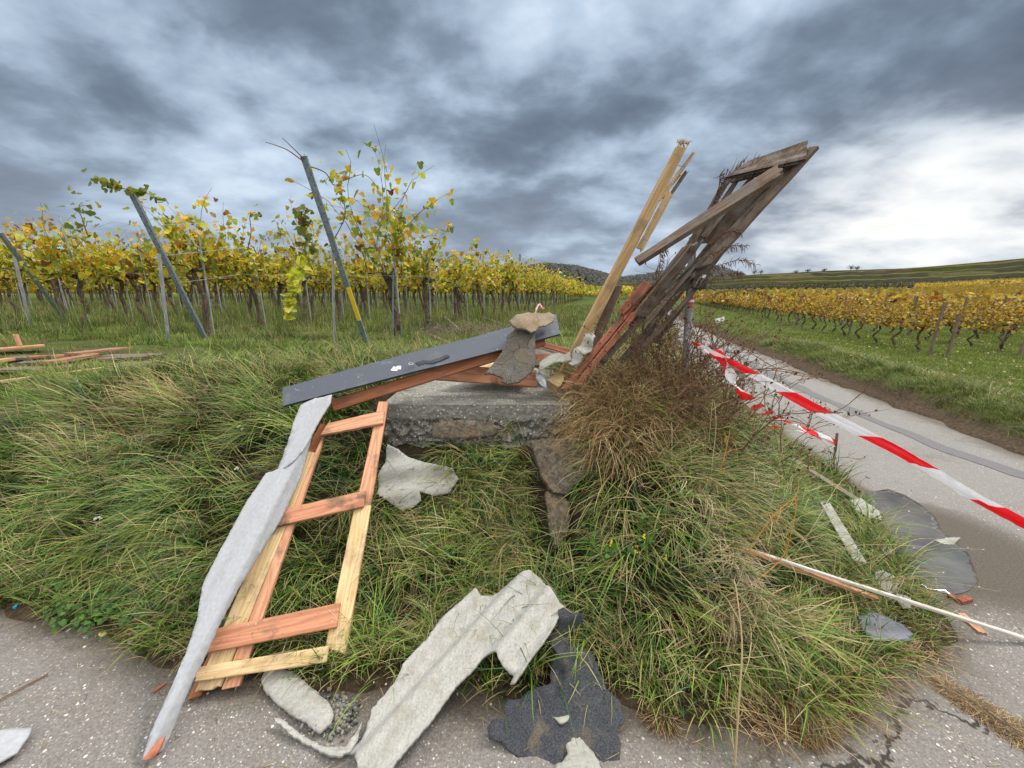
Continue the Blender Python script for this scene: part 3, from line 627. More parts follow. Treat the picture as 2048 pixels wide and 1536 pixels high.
# ---------------------------------------------------------------- concrete pad
def slab():
    x0, x1, y0, y1, zt, zb = -.92, .42, 2.62, 3.95, .885, .46
    bm = bmesh.new(); nx, ny, nz = 64, 60, 20
    def rough(p, k):
        q_ = Vector(p); low = max(0, min(1, (zt - .10 - q_.z) / .06))
        a = .006 + .042 * low
        return q_ + Vector((0, -1, 0)) * (noise.noise(q_ * 22) * a * .9 + noise.noise(q_ * 55) * a * .6) * (k == 'f') + Vector((0, .02, 0)) * low * (k == 'f') + Vector((0, 0, noise.noise(q_ * 18) * .004 + noise.noise(q_ * 45) * .003))
    def sheet_(fn, a, b, k):
        g_ = [[bm.verts.new(rough(fn(i / a, j / b), k)) for j in range(b + 1)] for i in range(a + 1)]
        for i in range(a):
            for j in range(b): bm.faces.new((g_[i][j], g_[i + 1][j], g_[i + 1][j + 1], g_[i][j + 1]))
    ln = lambda a, b, t: a + (b - a) * t
    sheet_(lambda u, v: (ln(x0, x1, u), ln(y0, y1, v), zt), nx, ny, 't')
    sheet_(lambda u, v: (ln(x0, x1, u), y0, ln(zb, zt, v)), nx * 2, nz * 2, 'f')
    sheet_(lambda u, v: (x1, ln(y0, y1, u), ln(zb, zt, v)), ny, nz, 's'); sheet_(lambda u, v: (x0, ln(y1, y0, u), ln(zb, zt, v)), ny, nz, 's'); sheet_(lambda u, v: (ln(x1, x0, u), y1, ln(zb, zt, v)), nx, nz, 's')
    bmesh.ops.remove_doubles(bm, verts=bm.verts, dist=.003)
    bmesh.ops.recalc_face_normals(bm, faces=bm.faces)
    me = bpy.data.meshes.new('foundation_slab'); bm.to_mesh(me); bm.free()
    return link('foundation_slab', me, M['slab'])
tag(slab(), 'thick grey concrete foundation slab with a crumbling pebbly front face', 'concrete slab')
# ---------------------------------------------------------------- fallen orange frame
FP = (G(430, 1392, .035), at(655, 830, 2.30), at(770, 805, 2.42)); FRM = plane_frame(*FP); FN = FRM.col[2].xyz
def fp(px, py, off=0.0): return from_plane(FP[0] + FN * off, FN, px, py)
def fplank(name, c, th, m, parent, off=0.0, **kw): return plank(name, [fp(*p, off) for p in c], th, m, parent, **kw)
fr = empty('wooden_frame', G(430, 1395, 0), 'ladder shaped frame of new orange and pale boards leaning on the bank', 'wooden frame')
o = fplank('rail', [(372, 1402), (400, 1392), (655, 850), (640, 846)], .045, M['stain'], fr, -.028, seed=1)
o = fplank('rail', [(388, 1386), (440, 1376), (632, 905), (600, 900)], .024, M['pine'], fr, -.002, seed=2, rag=(.01, 0))
o = fplank('rail', [(442, 1380), (478, 1372), (660, 838), (632, 900)], .024, M['larch'], fr, -.0005, seed=3)
o = fplank('rail', [(652, 1292), (692, 1307), (776, 803), (757, 803)], .024, M['larch'], fr, -.001, seed=4); o['label'] = 'orange upper length of the right rail'
o = fplank('rail', [(650, 1296), (690, 1310), (742, 1010), (709, 1012)], .024, M['pine'], fr, .003, seed=14, rag=(.004, .004)); o['label'] = 'pale lower length of the right rail'
CR = [([(412, 1306), (409, 1262), (680, 1205), (673, 1255)], 'larch2'), ([(536, 1056), (548, 1022), (732, 980), (727, 1013)], 'larch2'),
      ([(640, 870), (655, 846), (768, 820), (766, 846)], 'larch'), ([(386, 1364), (396, 1334), (658, 1291), (652, 1325)], 'pine')]
for i, (c, m) in enumerate(CR):
    c = [c[0], c[1], c[2], c[3]]
    o = fplank('crosspiece', c, .024, M[m], fr, .026, seed=20 + i, n=10, rag=(.006, 0) if i == 3 else (0, 0))
    if i == 3: o['label'] = 'pale lowest crosspiece with a splintered end'
    for (px, py) in ([(660, 1222), (664, 1243), (497, 1250), (512, 1248), (428, 1277)], [(718, 1003), (712, 992), (600, 1030), (552, 1040)], [(758, 830), (755, 842)], [(645, 1300), (643, 1318)])[i]:
        p = fp(px, py, .0265); inv = o.matrix_world if False else None
        mb = MB(); N_ = FN; a = FRM.col[0].xyz; b = FRM.col[1].xyz
        vs = [p + (a * math.cos(t) + b * math.sin(t)) * .0032 + N_ * .001 for t in [k * math.pi / 4 for k in range(8)]]; vs2 = [v - N_ * .004 for v in vs]
        mb.add(vs + vs2, [tuple(range(8))] + [(k, k + 8, (k + 1) % 8 + 8, (k + 1) % 8) for k in range(8)]); mb.build('screw', M['galv_light'], fr, fr.location)
# ---------------------------------------------------------------- long grey corrugated strips lying on the frame's left rail
SP = tuple(p + FN * .06 for p in FP)
SPL = (G(300, 1512, .03), fp(610, 868, .075), fp(640, 885, .055))
L1 = [(284, 1520), (300, 1468), (336, 1388), (372, 1305), (392, 1240), (396, 1200), (404, 1160), (440, 1090), (434, 1102), (490, 1000), (520, 957), (530, 942), (556, 936), (625, 868), (600, 950), (560, 1035), (520, 1100), (478, 1172), (440, 1244), (412, 1304), (382, 1364), (352, 1432), (334, 1478), (318, 1506)]
_fr = plane_frame(*SPL); _iv = _fr.inverted(); _a = _iv @ from_plane(SPL[0], _fr.col[2].xyz, 300, 1500); _b = _iv @ from_plane(SPL[0], _fr.col[2].xyz, 602, 905); _sg = (_iv @ from_plane(SPL[0], _fr.col[2].xyz, 330, 1490))
def crease(u, v):
    e_ = (_b - _a).to_2d().normalized(); c_ = e_.x * (v - _a.y) - e_.y * (u - _a.x); s_ = e_.x * (_sg.y - _a.y) - e_.y * (_sg.x - _a.x); d = c_ * (1 if s_ > 0 else -1)
    return (-.8 * max(0, d) if d > 0 else -.10 * d * d * 8 + .0) + .012 * math.exp(-(d / .012) ** 2) + .002 * noise.noise((u * 6, v * 6, 0)) - .02 * max(0, min(1, (-d - .05) / .05))
px_sheet('cement_sheet', L1, SPL, M['cement_clean'], th=.007, step=.014, jag=.002, disp=crease, seed=3)
tag(bpy.data.objects['cement_sheet'], 'long tapering light grey cement sheet lying along the frame down to the road', 'cement sheet', 'broken fibre cement sheets')
SP2 = tuple(p + FN * .085 for p in FP)
o = px_sheet('cement_sheet', [(553, 940), (576, 880), (590, 838), (602, 812), (630, 795), (664, 790), (662, 806), (640, 842), (612, 895), (590, 922), (572, 936)], SP2, M['cement_clean'], th=.008, jag=.003, step=.025, cdir=((570, 930), (650, 800), .008, .16, .6), seed=4)
tag(o, 'upper light grey cement sheet whose top end disappears under the dark metal flashing', 'cement sheet', 'broken fibre cement sheets')
o = px_sheet('orange_shard', [(284, 1522), (308, 1516), (322, 1496), (330, 1472), (316, 1480), (300, 1500)], (G(300, 1512, .046), fp(610, 868, .088), fp(640, 885, .068)), M['redwood'], th=.01, jag=.004, step=.03, seed=5)
o.name = 'wood_splinter'; tag(o, 'short orange wood splinter under the lowest tip of the long grey sheet', 'wood piece')
# ---------------------------------------------------------------- dark flashing with the beam beneath
fl = empty('metal_flashing', at(566, 812, 2.2), 'long dark grey sheet metal flashing lying across the slab with an orange beam beneath', 'flashing')
c = pq([(565, 776, 2.36), (565, 812, 2.24), (1120, 668, 3.02), (1112, 628, 3.26)])
def strip_mesh(name, c, m, parent, n=30, sag=.0, lip=.03):
    P0, P1, P2, P3 = c; mb = MB(); vs = []
    for i in range(n + 1):
        t = i / n; a = P0.lerp(P3, t); b = P1.lerp(P2, t); nn = (P3 - P0).cross(P1 - P0).normalized(); nn = nn if nn.z > 0 else -nn
        w = .006 * math.sin(t * 7) + .012 * max(0, 1 - abs(t - .42) * 9) * .5
        row = [a - nn * .02, a + nn * w, a.lerp(b, .5) + nn * (w + .004 * noise.noise((t * 6, 0, 0))), b + nn * w * .6, b + Vector((0, .012, -.004 - lip * .25)) ]
        vs += row
    k = 5; fs = [(i * k + j, (i + 1) * k + j, (i + 1) * k + j + 1, i * k + j + 1) for i in range(n) for j in range(k - 1)]
    N0 = len(vs); vs2 = [v - nn * .0015 for v in vs]; fs += [tuple(x + N0 for x in f[::-1]) for f in fs]
    mb.add(vs + vs2, fs); return mb.build(name, m, parent, c[0])
strip_mesh('sheet', c, M['slate_metal'], fl)
plank('beam', pq([(660, 800, 2.40), (668, 822, 2.38), (1092, 690, 3.02), (1088, 668, 3.05)]), .05, M['stain'], fl, seed=31, n=20)
# white batten edge, torn ring and paint spots seen on the sheet
plank('edge_strip', pq([(700, 776, 2.44), (700, 780, 2.44), (975, 703, 2.86), (975, 699, 2.86)]), .012, M['white'], fl, seed=32, bev=.001)
mb = MB(); cc = at(822, 731, 2.585) + Vector((0, 0, .012)); mb.tube([cc + Vector((math.cos(t) * .015, math.sin(t) * .013, .004 * math.sin(t))) for t in [k * math.pi / 8 for k in range(17)]], .0035, 5); mb.build('ring', M['galv_light'], fl, cc)
nF = (c[3] - c[0]).cross(c[1] - c[0]).normalized(); nF = nF if nF.z > 0 else -nF
for (px, py, r_, yy) in ((790, 738, .014, 2.545), (797, 735, .009, 2.555)):
    px_sheet('paint_spot', [(px - 9 * r_ / .014, py + 3), (px - 3, py - 5 * r_ / .014), (px + 8 * r_ / .014, py - 3), (px + 4, py + 4)], tuple(p + nF * .010 for p in (c[0], c[3], c[1])), M['white'], parent=fl, th=.001, jag=.002, step=.01)
px_sheet('scrape_mark', [(830, 726), (846, 720), (862, 721), (880, 714), (894, 709), (900, 712), (884, 720), (866, 727), (850, 727), (838, 732)], tuple(p + nF * .011 for p in (c[0], c[3], c[1])), M['felt'], parent=fl, th=.001, jag=.003, step=.01)
# ---------------------------------------------------------------- boards lying on the slab
def board(label, c, th, m, name='board', group='loose boards and beams', **kw):
    o = plank(name, pq(c), th, M[m], **kw); tag(o, label, 'beam' if 'beam' in name else 'board', group); return o
board('orange board standing on edge along the top of the slab', [(868, 757, 2.86), (890, 728, 2.95), (1076, 742, 2.85), (1074, 774, 2.80)], .03, 'larch2', seed=41)
board('pale board lying flat behind the on-edge orange board', [(900, 738, 3.05), (960, 716, 3.4), (1075, 722, 3.3), (1072, 744, 3.0)], .018, 'pine', seed=42, rag=(.05, 0))
board('short bright orange board end right of the dark torn roofing felt', [(1062, 735, 3.0), (1062, 708, 3.08), (1108, 707, 3.05), (1106, 722, 3.0)], .03, 'larch2', seed=43)
board('thin orange lath sloping down from the right end of the dark flashing', [(1075, 690, 3.45), (1082, 682, 3.46), (1166, 705, 3.3), (1160, 715, 3.28)], .02, 'redwood', seed=44)
board('blackened board lying under the thin orange lath', [(1068, 712, 3.25), (1072, 690, 3.5), (1150, 712, 3.4), (1140, 722, 3.2)], .03, 'weather', seed=45)
board('chunky broken block of pale wood wedged beside the red beams', [(1096, 760, 2.82), (1112, 738, 2.90), (1134, 752, 2.86), (1118, 776, 2.78)], .07, 'pine', seed=46, n=6, rag=(.02, .02), name='wood_block')
o = px_sheet('metal_scrap', [(1070, 742), (1082, 746), (1092, 762), (1093, 778), (1080, 768), (1072, 755)], (at(1070, 742, 2.74), at(1092, 778, 2.68), at(1093, 750, 2.74)), M['galv_light'], th=.002, jag=.002, step=.012, disp=corr(.006, .06, 0)); tag(o, 'small curled scrap of bare metal hanging over the slab edge', 'metal scrap')
# torn roofing felt over the flashing
def curlf(u, v): return .012 * noise.noise((u * 7, v * 7, 3)) + .008 * noise.noise((u * 20, v * 20, 9))
o = px_sheet('roofing_felt', [(1032, 655), (1050, 648), (1068, 652), (1070, 672), (1071, 700), (1074, 728), (1064, 742), (1050, 756), (1036, 765), (1018, 768), (1002, 764), (1006, 757), (986, 748), (969, 750), (978, 737), (998, 712), (1010, 692), (1014, 672), (1022, 664)],
    (at(1045, 655, 2.92), at(1070, 728, 2.70), at(990, 745, 2.66)), M['felt2'], th=.012, jag=.004, step=.018, disp=curlf, seed=8)
tag(o, 'dark cracked piece of old roofing felt draped over the flashing and slab', 'roofing felt')
def flap(u, v): return .02 * math.sin(u * 14) + curlf(u, v)
o = px_sheet('roofing_felt', [(1018, 642), (1032, 634), (1050, 628), (1078, 624), (1100, 622), (1112, 630), (1108, 640), (1094, 648), (1078, 654), (1071, 664), (1060, 668), (1044, 660), (1026, 652)],
    (at(1020, 645, 2.86), at(1110, 634, 3.05), at(1060, 664, 2.84)), M['felt_tan'], th=.012, jag=.004, step=.018, disp=flap, seed=9)
tag(o, 'tan upturned flap of old roofing on top of the flashing', 'roofing felt')
# grey bark-like sheet and battens at the foot of the post
o = px_sheet('cement_shard', [(1078, 728), (1100, 712), (1118, 706), (1140, 706), (1142, 716), (1128, 722), (1108, 728), (1090, 738), (1076, 745)], (at(1080, 730, 2.80), at(1140, 712, 2.86), at(1090, 740, 2.70)), M['cement_dark'], th=.008, jag=.004, step=.02, disp=corr(.012, .12, .5)); tag(o, 'grey curled cement shard bridging felt and pale post', 'cement shard')
o = px_sheet('cement_shard', [(1138, 728), (1142, 708), (1158, 690), (1172, 668), (1186, 660), (1190, 672), (1184, 694), (1170, 712), (1152, 728), (1144, 732)], (at(1145, 728, 2.78), at(1184, 664, 2.98), at(1180, 700, 2.80)), M['cement_dark'], th=.01, jag=.005, step=.02, disp=corr(.012, .14, 1.1)); tag(o, 'brownish grey cement shard standing against the foot of the pale post', 'cement shard')
# ---------------------------------------------------------------- pale broken post
po = empty('broken_post', at(1120, 765, 3.05), 'pale squared wooden post leaning up to the right with a splintered top', 'wooden post')
plank('shaft', pq([(1109, 765, 3.10), (1133, 765, 3.10), (1376, 291, 2.95), (1359, 286, 2.95)]), .06, M['oldpost'], po, seed=51, n=40, rag=(0, .05))
plank('split_edge', pq([(1272, 500, 2.97), (1284, 505, 2.97), (1348, 385, 2.96), (1338, 378, 2.96)]), .03, M['oldpost'], po, seed=52, n=24, rag=(.1, .14), warp=.01)
for i, (a, b, w, dd) in enumerate([((1322, 396, 2.98), (1391, 300, 2.92), 7, .02), ((1300, 450, 3.0), (1376, 338, 2.97), 5, .015), ((1296, 470, 3.0), (1352, 372, 2.99), 8, .02), ((1318, 400, 2.98), (1362, 345, 2.97), 5, .01)]):
    plank('splinter', pq([(a[0] - w / 2, a[1], a[2]), (a[0] + w / 2, a[1] + 2, a[2]), (b[0] + 3, b[1] + 2, b[2]), (b[0] - 3, b[1], b[2])]), .012, M['oldpost'] if i != 1 else M['weather2'], po, seed=60 + i, n=12, rag=(0, .05), warp=.02, bev=.001)
for (a, b) in (((1357, 331, 2.96), (1368, 333, 2.9)), ((1286, 476, 2.96), (1294, 481, 2.86))):
    mb = MB(); mb.tube([at(*a), at(*b)], .003, 5); mb.build('nail', M['galv'], po, at(*a))
mb = MB()
for k in range(60):
    p = at(rnd(1355, 1378), rnd(284, 292), 2.95); mb.tube([p, p + Vector((rnd(-.02, .03), rnd(-.02, .02), rnd(0, .035)))], [.003, .0008], 3)
mb.build('splintered_end', M['oldpost'], po, at(1366, 288, 2.95))
board('dark weathered plank lying along the right side of the pale post', [(1165, 725, 3.12), (1182, 728, 3.12), (1246, 572, 3.08), (1232, 566, 3.08)], .04, 'weather2', name='plank', seed=71, n=20, rag=(.05, .08))
# ---------------------------------------------------------------- bundle of weathered roof planks
WG = 'weathered planks thrown into a leaning bundle'
BP = [
 ('broad weathered board with a broken left edge at the very top of the leaning bundle', [(1500, 322, 2.62), (1618, 277, 2.55), (1610, 322, 2.5), (1448, 354, 2.6)], .025, 'weather', (.0, .12)),
 ('longest plank forming the right-hand edge of the leaning bundle', [(1618, 300, 2.56), (1635, 286, 2.50), (1402, 556, 2.72), (1384, 548, 2.74)], .03, 'weather2', (0, .1)),
 ('plank just left of the longest plank, ending in a square top', [(1600, 312, 2.58), (1622, 290, 2.54), (1384, 566, 2.76), (1362, 556, 2.78)], .03, 'weather', (0, .1)),
 ('plank under the topmost board running down through the middle of the bundle', [(1584, 330, 2.62), (1604, 318, 2.60), (1360, 580, 2.86), (1340, 572, 2.88)], .03, 'weather', (0, .15)),
 ('loose plank crossing the bundle with its square end sticking out to the left', [(1276, 524, 2.56), (1268, 516, 2.60), (1556, 326, 2.42), (1572, 344, 2.38)], .045, 'weather2', (0, .05)),
 ('narrow broken board just under the topmost board of the bundle', [(1486, 340, 2.66), (1606, 304, 2.58), (1600, 330, 2.56), (1466, 364, 2.66)], .02, 'weather', (.12, .06)),
 ('wide dark board filling the gap beneath the broad topmost board', [(1524, 342, 2.68), (1588, 330, 2.62), (1436, 490, 2.76), (1392, 492, 2.78)], .02, 'weather', (.08, .16)),
 ('ragged split plank on the left of the bundle with a torn top', [(1454, 352, 2.68), (1472, 340, 2.68), (1358, 545, 2.80), (1336, 552, 2.84)], .03, 'weather', (.16, .1)),
 ('thin torn lath beside the ragged split plank', [(1480, 344, 2.66), (1492, 340, 2.66), (1392, 500, 2.78), (1380, 496, 2.80)], .02, 'weather2', (.10, .12)),
 ('short torn lath under the gap near the top of the bundle', [(1506, 345, 2.64), (1520, 340, 2.62), (1410, 480, 2.74), (1398, 476, 2.76)], .02, 'weather', (.10, .12)),
 ('dark plank between the pole top and the longest plank', [(1430, 470, 2.78), (1456, 458, 2.76), (1312, 650, 2.90), (1288, 650, 2.92)], .03, 'weather', (.05, .1)),
 ('wide splintered plank passing in front of the top of the pole', [(1384, 492, 2.60), (1412, 474, 2.60), (1292, 640, 2.80), (1264, 632, 2.82)], .03, 'weather', (.10, .14)),
 ('grey plank reaching from the pole top down to the red beams', [(1366, 494, 2.74), (1384, 484, 2.72), (1262, 660, 2.92), (1240, 652, 2.94)], .025, 'weather2', (.02, .1)),
 ('brown plank in the lower half of the bundle above the dry grass', [(1392, 540, 2.80), (1412, 530, 2.78), (1252, 730, 2.92), (1234, 722, 2.94)], .03, 'weather', (.05, .1)),
 ('narrow grey plank along the underside of the lower bundle', [(1416, 548, 2.72), (1428, 540, 2.70), (1272, 722, 2.88), (1258, 716, 2.90)], .025, 'weather2', (.05, .1)),
 ('narrow dark lath along the lower right of the bundle', [(1446, 498, 2.68), (1456, 494, 2.66), (1312, 690, 2.86), (1302, 684, 2.88)], .022, 'weather', (.05, .05)),
 ('pale splintered lath in the centre of the bundle', [(1384, 534, 2.62), (1394, 532, 2.61), (1296, 650, 2.76), (1288, 644, 2.78)], .015, 'weather2', (.06, .10)),
 ('long brown lath resting against the red beams', [(1350, 560, 2.80), (1364, 556, 2.78), (1196, 742, 2.90), (1182, 736, 2.92)], .02, 'weather', (.06, .1)),
]
for i, (lab, c, th, m, rg) in enumerate(BP):
    o = plank('weathered_plank', pq(c), th, M[m], seed=80 + i, n=30, rag=rg, warp=.012); tag(o, lab, 'plank', WG)
mb = MB()      # splinters torn from the boards
for k in range(110):
    px, py = random.choice([(1470, 345), (1460, 350), (1478, 340), (1495, 330), (1450, 360), (1350, 560), (1390, 555), (1340, 590), (1320, 640)])
    p = at(px + rnd(-14, 14), py + rnd(-10, 14), rnd(2.6, 2.75)); d = Vector((rnd(.2, 1), 0, rnd(.3, 1.2))).normalized() * (1 if rnd(0, 1) < .6 else -1)
    mb.tube([p, p + d * rnd(.02, .08) + Vector((rnd(-.02, .02),) * 3)], [rnd(.003, .007), .001], 4)
tag(mb.build('wood_splinters', M['weather'], smooth=False), 'brown splinters torn from the weathered planks', 'splinters', kind='stuff')
RG = 'red painted beams under the bundle'
for i, (lab, c) in enumerate([('long red beam rising from the slab edge beneath the leaning planks', [(1120, 778, 2.80), (1132, 782, 2.78), (1304, 572, 2.86), (1293, 564, 2.90)]),
      ('short red beam with a broken flat end lying on the long red beam', [(1234, 622, 2.86), (1244, 632, 2.84), (1306, 570, 2.80), (1288, 560, 2.82)]),
      ('thin red lath just below the long red beam', [(1150, 770, 2.74), (1158, 774, 2.74), (1275, 628, 2.80), (1268, 622, 2.80)])]):
    o = plank('red_beam', pq(c), .028, M['redwood'], seed=95 + i, n=20, rag=(.03, .04)); tag(o, lab, 'beam', RG)
# ---------------------------------------------------------------- pole with bird box and tape
pb = Vector((at(1364, 860, 2.86).x, 2.86, 0)); pb.z = tz(pb.x, pb.y)
pole = empty('metal_pole', pb, 'galvanised pole standing in the dead bush with red and white tape wrapped round it', 'pole')
pt = at(1386, 474, 2.86); mb = MB(); nP = 14; L = [(pb - Vector((0, 0, .15))).lerp(pt, k / nP) for k in range(nP + 1)]; mb.tube(L, .027, 14)
mb.build('shaft', M['galv_light'], pole, pb, smooth=False)
for i, (a, b, m) in enumerate([(594, 598, 'red'), (600, 604, 'white'), (605, 609, 'red'), (611, 615, 'red')]):
    def pp(py):
        t = (at(1380, py, 2.86).z - pb.z) / (pt.z - pb.z); return pb.lerp(pt, t)
    mb = MB(); mb.tube([pp(b), pp(a)], .030 - .0004 * i, 14); mb.build('tape_band', M[m], pole, pb)
M['boxwood'] = wood_mat('dark_box_wood', (.06, .045, .035), (.03, .022, .018), .3)
bx_ = empty('nest_box', at(1398, 555, 2.74), 'small dark wooden box with a slanted lid fixed to the pole', 'wooden box')
Rm = Matrix.Rotation(.12, 3, 'Y') @ Matrix.Rotation(-.3, 3, 'Z')
mb = MB(); mb.box(at(1400, 558, 2.74), .085, .09, .13, Rm); mb.build('body', M['boxwood'], bx_, bx_.location)
mb = MB(); mb.box(at(1400, 534, 2.74), .105, .11, .012, Matrix.Rotation(-.28, 3, 'Y')); mb.build('lid', M['boxwood'], bx_, bx_.location)
mb = MB(); mb.box(at(1408, 553, 2.69), .022, .012, .022, Rm); mb.build('label_plate', M['white'], bx_, bx_.location)
mb = MB(); mb.box(at(1388, 575, 2.79), .05, .05, .015, Rm); mb.build('bracket', M['galv'], bx_, bx_.location)
# ---------------------------------------------------------------- barrier tape
def catmull(P_, n):
    P_ = [Vector(p) for p in P_]; P_ = [P_[0] * 2 - P_[1]] + P_ + [P_[-1] * 2 - P_[-2]]; out = []
    for i in range(1, len(P_) - 2):
        for k in range(n):
            t = k / n; a, b, c_, d = P_[i - 1:i + 3]
            out.append(.5 * ((2 * b) + (c_ - a) * t + (2 * a - 5 * b + 4 * c_ - d) * t * t + (3 * b - a - 3 * c_ + d) * t ** 3))
    return out + [P_[-2]]
def ribbon(name, C, width, twist, m, fold=0.0, cup=.004):
    n = len(C); nw = 5; vs = []; uv = []; s = 0
    for i, p in enumerate(C):
        d = (C[min(i + 1, n - 1)] - C[max(i - 1, 0)]).normalized(); a = d.cross(Vector((0, 0, 1))).normalized(); b = d.cross(a); th = twist(i / (n - 1))
        w = a * math.cos(th) + b * math.sin(th); nn = d.cross(w)
        if i: s += (C[i] - C[i - 1]).length
        for j in range(nw + 1):
            q_ = j / nw - .5; vs.append(p + w * q_ * width * (1 - fold * .5 * (1 + math.sin(s * 4))) + nn * (cup * math.cos(q_ * 9 + s * 6) + .003 * noise.noise((s * 12, q_ * 3, 0)) + .004 * noise.noise((s * 34, q_ * 9, 5)))); uv.append((s, j / nw))
    fs = [(i * (nw + 1) + j, i * (nw + 1) + j + 1, (i + 1) * (nw + 1) + j + 1, (i + 1) * (nw + 1) + j) for i in range(n - 1) for j in range(nw)]
    me = bpy.data.meshes.new(name); me.from_pydata(vs, [], fs); ul = me.uv_layers.new(name='UVMap')
    for l in me.loops: ul.data[l.index].uv = uv[l.vertex_index]
    me.polygons.foreach_set('use_smooth', [True] * len(fs)); return link(name, me, m)
TG = 'red and white barrier tapes'
o = ribbon('barrier_tape', catmull([at(1374, 680, 2.83), at(1405, 694, 2.45), at(1500, 745, 2.15), at(1640, 822, 1.80), at(1800, 905, 1.50), at(1960, 1000, 1.26), at(2120, 1082, 1.06)], 40), .049, lambda t: 1.75 + .40 * math.sin(t * 8 + .5) * (1 - .4 * t), M['tape'], .28, .006)
tag(o, 'taut red and white barrier tape stretched from the pole towards the right edge', 'barrier tape', TG)
def Gt(px, py, z): return G(px, py, z)
o = ribbon('barrier_tape', catmull([at(1395, 690, 2.60), at(1437, 710, 2.35), at(1457, 743, 2.25), at(1476, 774, 2.25), at(1500, 802, 2.4), at(1532, 824, 2.8), at(1580, 846, 3.4), at(1630, 868, 3.5), at(1674, 888, 3.55)], 26), .072, lambda t: 3.3 * math.sin(t * 7) * (1 - t) + 1.5 + t * 3, M['tape'], .2)
tag(o, 'slack twisted red and white tape drooping from the pole to the verge', 'barrier tape', TG)
o = ribbon('barrier_tape', catmull([at(1404, 816, 2.95), at(1440, 830, 3.05), at(1490, 842, 3.2), at(1540, 852, 3.35), at(1600, 862, 3.45), at(1650, 876, 3.52), at(1674, 890, 3.55)], 26), .05, lambda t: 1.3 + 2.5 * t, M['tape'], .3)
tag(o, 'lower thin red and white tape running along the verge behind the bush', 'barrier tape', TG)
mb = MB(); b_ = Vector((at(1674, 888, 3.55).x, 3.55, 0)); b_.z = tz(b_.x, b_.y); mb.tube([b_ - Vector((0, 0, .1)), b_ + Vector((.0, 0, .12)), at(1672, 878, 3.55) + Vector((0, 0, .06))], .012, 7); tag(mb.build('stake', M['weather']), 'short wooden stake in the verge holding the ends of two tapes', 'stake')
o = ribbon('tape_scrap', catmull([at(1068, 640, 3.05), at(1072, 622, 3.05), at(1078, 608, 3.1), at(1088, 618, 3.1)], 10), .03, lambda t: 1.5 + 2 * t, M['tape']); tag(o, 'small knotted scrap of red and white tape on top of the tan roofing flap', 'tape scrap')
# ---------------------------------------------------------------- broken sheets in the bank and on the road
CG = 'broken fibre cement sheets'
A_ = T(760, 1000, .14); B_ = T(900, 960, .15); C_ = T(780, 895, .15)
o = px_sheet('cement_sheet', [(776, 890), (795, 898), (815, 912), (850, 926), (905, 936), (918, 958), (900, 985), (868, 992), (840, 984), (842, 1000), (824, 1014), (802, 1020), (775, 1002), (754, 988), (757, 950), (770, 925), (772, 905)], (A_, B_, C_), M['cement'], th=.008, jag=.003, step=.02, cdir=((760, 970), (900, 950), .014, .17, 1.0), seed=12)
tag(o, 'wavy light grey cement sheet stuck in the grass just right of the frame', 'cement sheet', CG)
o = px_sheet('cement_sheet', [(866, 848), (900, 840), (940, 840), (985, 846), (1000, 856), (985, 872), (930, 876), (864, 876)], (at(866, 876, 2.47), at(990, 872, 2.45), at(930, 842, 2.52)), M['rock'], th=.01, jag=.004, step=.02, disp=corr(.006, .2, .1), seed=13)
tag(o, 'mottled brown cement sheet tucked in below the front of the slab', 'cement sheet', CG)
# big sheet at the bottom
q1 = G(760, 1500, .09); q2 = G(830, 1300, .16); q3 = T(1080, 1200, .24)
o = px_sheet('cement_sheet', [(718, 1545), (712, 1505), (694, 1500), (720, 1470), (742, 1420), (790, 1366), (812, 1330), (858, 1282), (886, 1240), (928, 1205), (952, 1182), (962, 1190), (984, 1184), (1012, 1166), (1036, 1150), (1062, 1146), (1082, 1152), (1092, 1170), (1110, 1190), (1128, 1206), (1118, 1220), (1108, 1254), (1086, 1290), (1064, 1316), (1044, 1352), (1030, 1370), (1020, 1366), (1026, 1346), (1004, 1330), (992, 1308), (974, 1306), (962, 1312), (950, 1330), (908, 1366), (884, 1402), (860, 1438), (838, 1462), (812, 1490), (790, 1516), (778, 1545)],
    (q1, q2, q3), M['cement'], th=.009, jag=.004, step=.018, cdir=((760, 1500), (1040, 1180), .024, .15, .4), seed=14)
tag(o, 'large wavy torn grey cement sheet reaching from the grass down onto the road', 'cement sheet', CG)
bs = o
o = px_sheet('cement_sheet', [(522, 1358), (532, 1344), (560, 1342), (588, 1346), (628, 1382), (660, 1412), (668, 1434), (662, 1452), (640, 1464), (605, 1440), (580, 1424), (545, 1396), (526, 1374)], hplane(.032), M['cement'], th=.009, jag=.004, step=.018, cdir=((540, 1360), (650, 1450), .014, .20, .8), seed=15)
tag(o, 'rounded tongue of grey cement sheet on the road below the frame', 'cement sheet', CG)
o = px_sheet('cement_sheet', [(548, 1436), (566, 1440), (610, 1468), (650, 1488), (690, 1492), (712, 1462), (724, 1440), (716, 1478), (702, 1502), (684, 1512), (660, 1510), (628, 1490), (585, 1468), (556, 1448)], hplane(.034), M['cement'], th=.009, jag=.004, step=.016, disp=lambda u, v: .03 * noise.noise((u * 5, v * 5, 2)), seed=16)
tag(o, 'thin curved strip of grey cement sheet beside the torn large sheet', 'cement sheet', CG)
o = px_sheet('cement_sheet', [(1110, 1545), (1112, 1528), (1124, 1524), (1136, 1506), (1132, 1486), (1142, 1480), (1146, 1456), (1170, 1486), (1188, 1508), (1206, 1545)], hplane(.032), M['cement_dark'], th=.008, jag=.004, step=.016, disp=corr(.006, .2, .5), seed=17)
tag(o, 'pointed grey green cement shard at the bottom edge on the felt', 'cement sheet', CG)
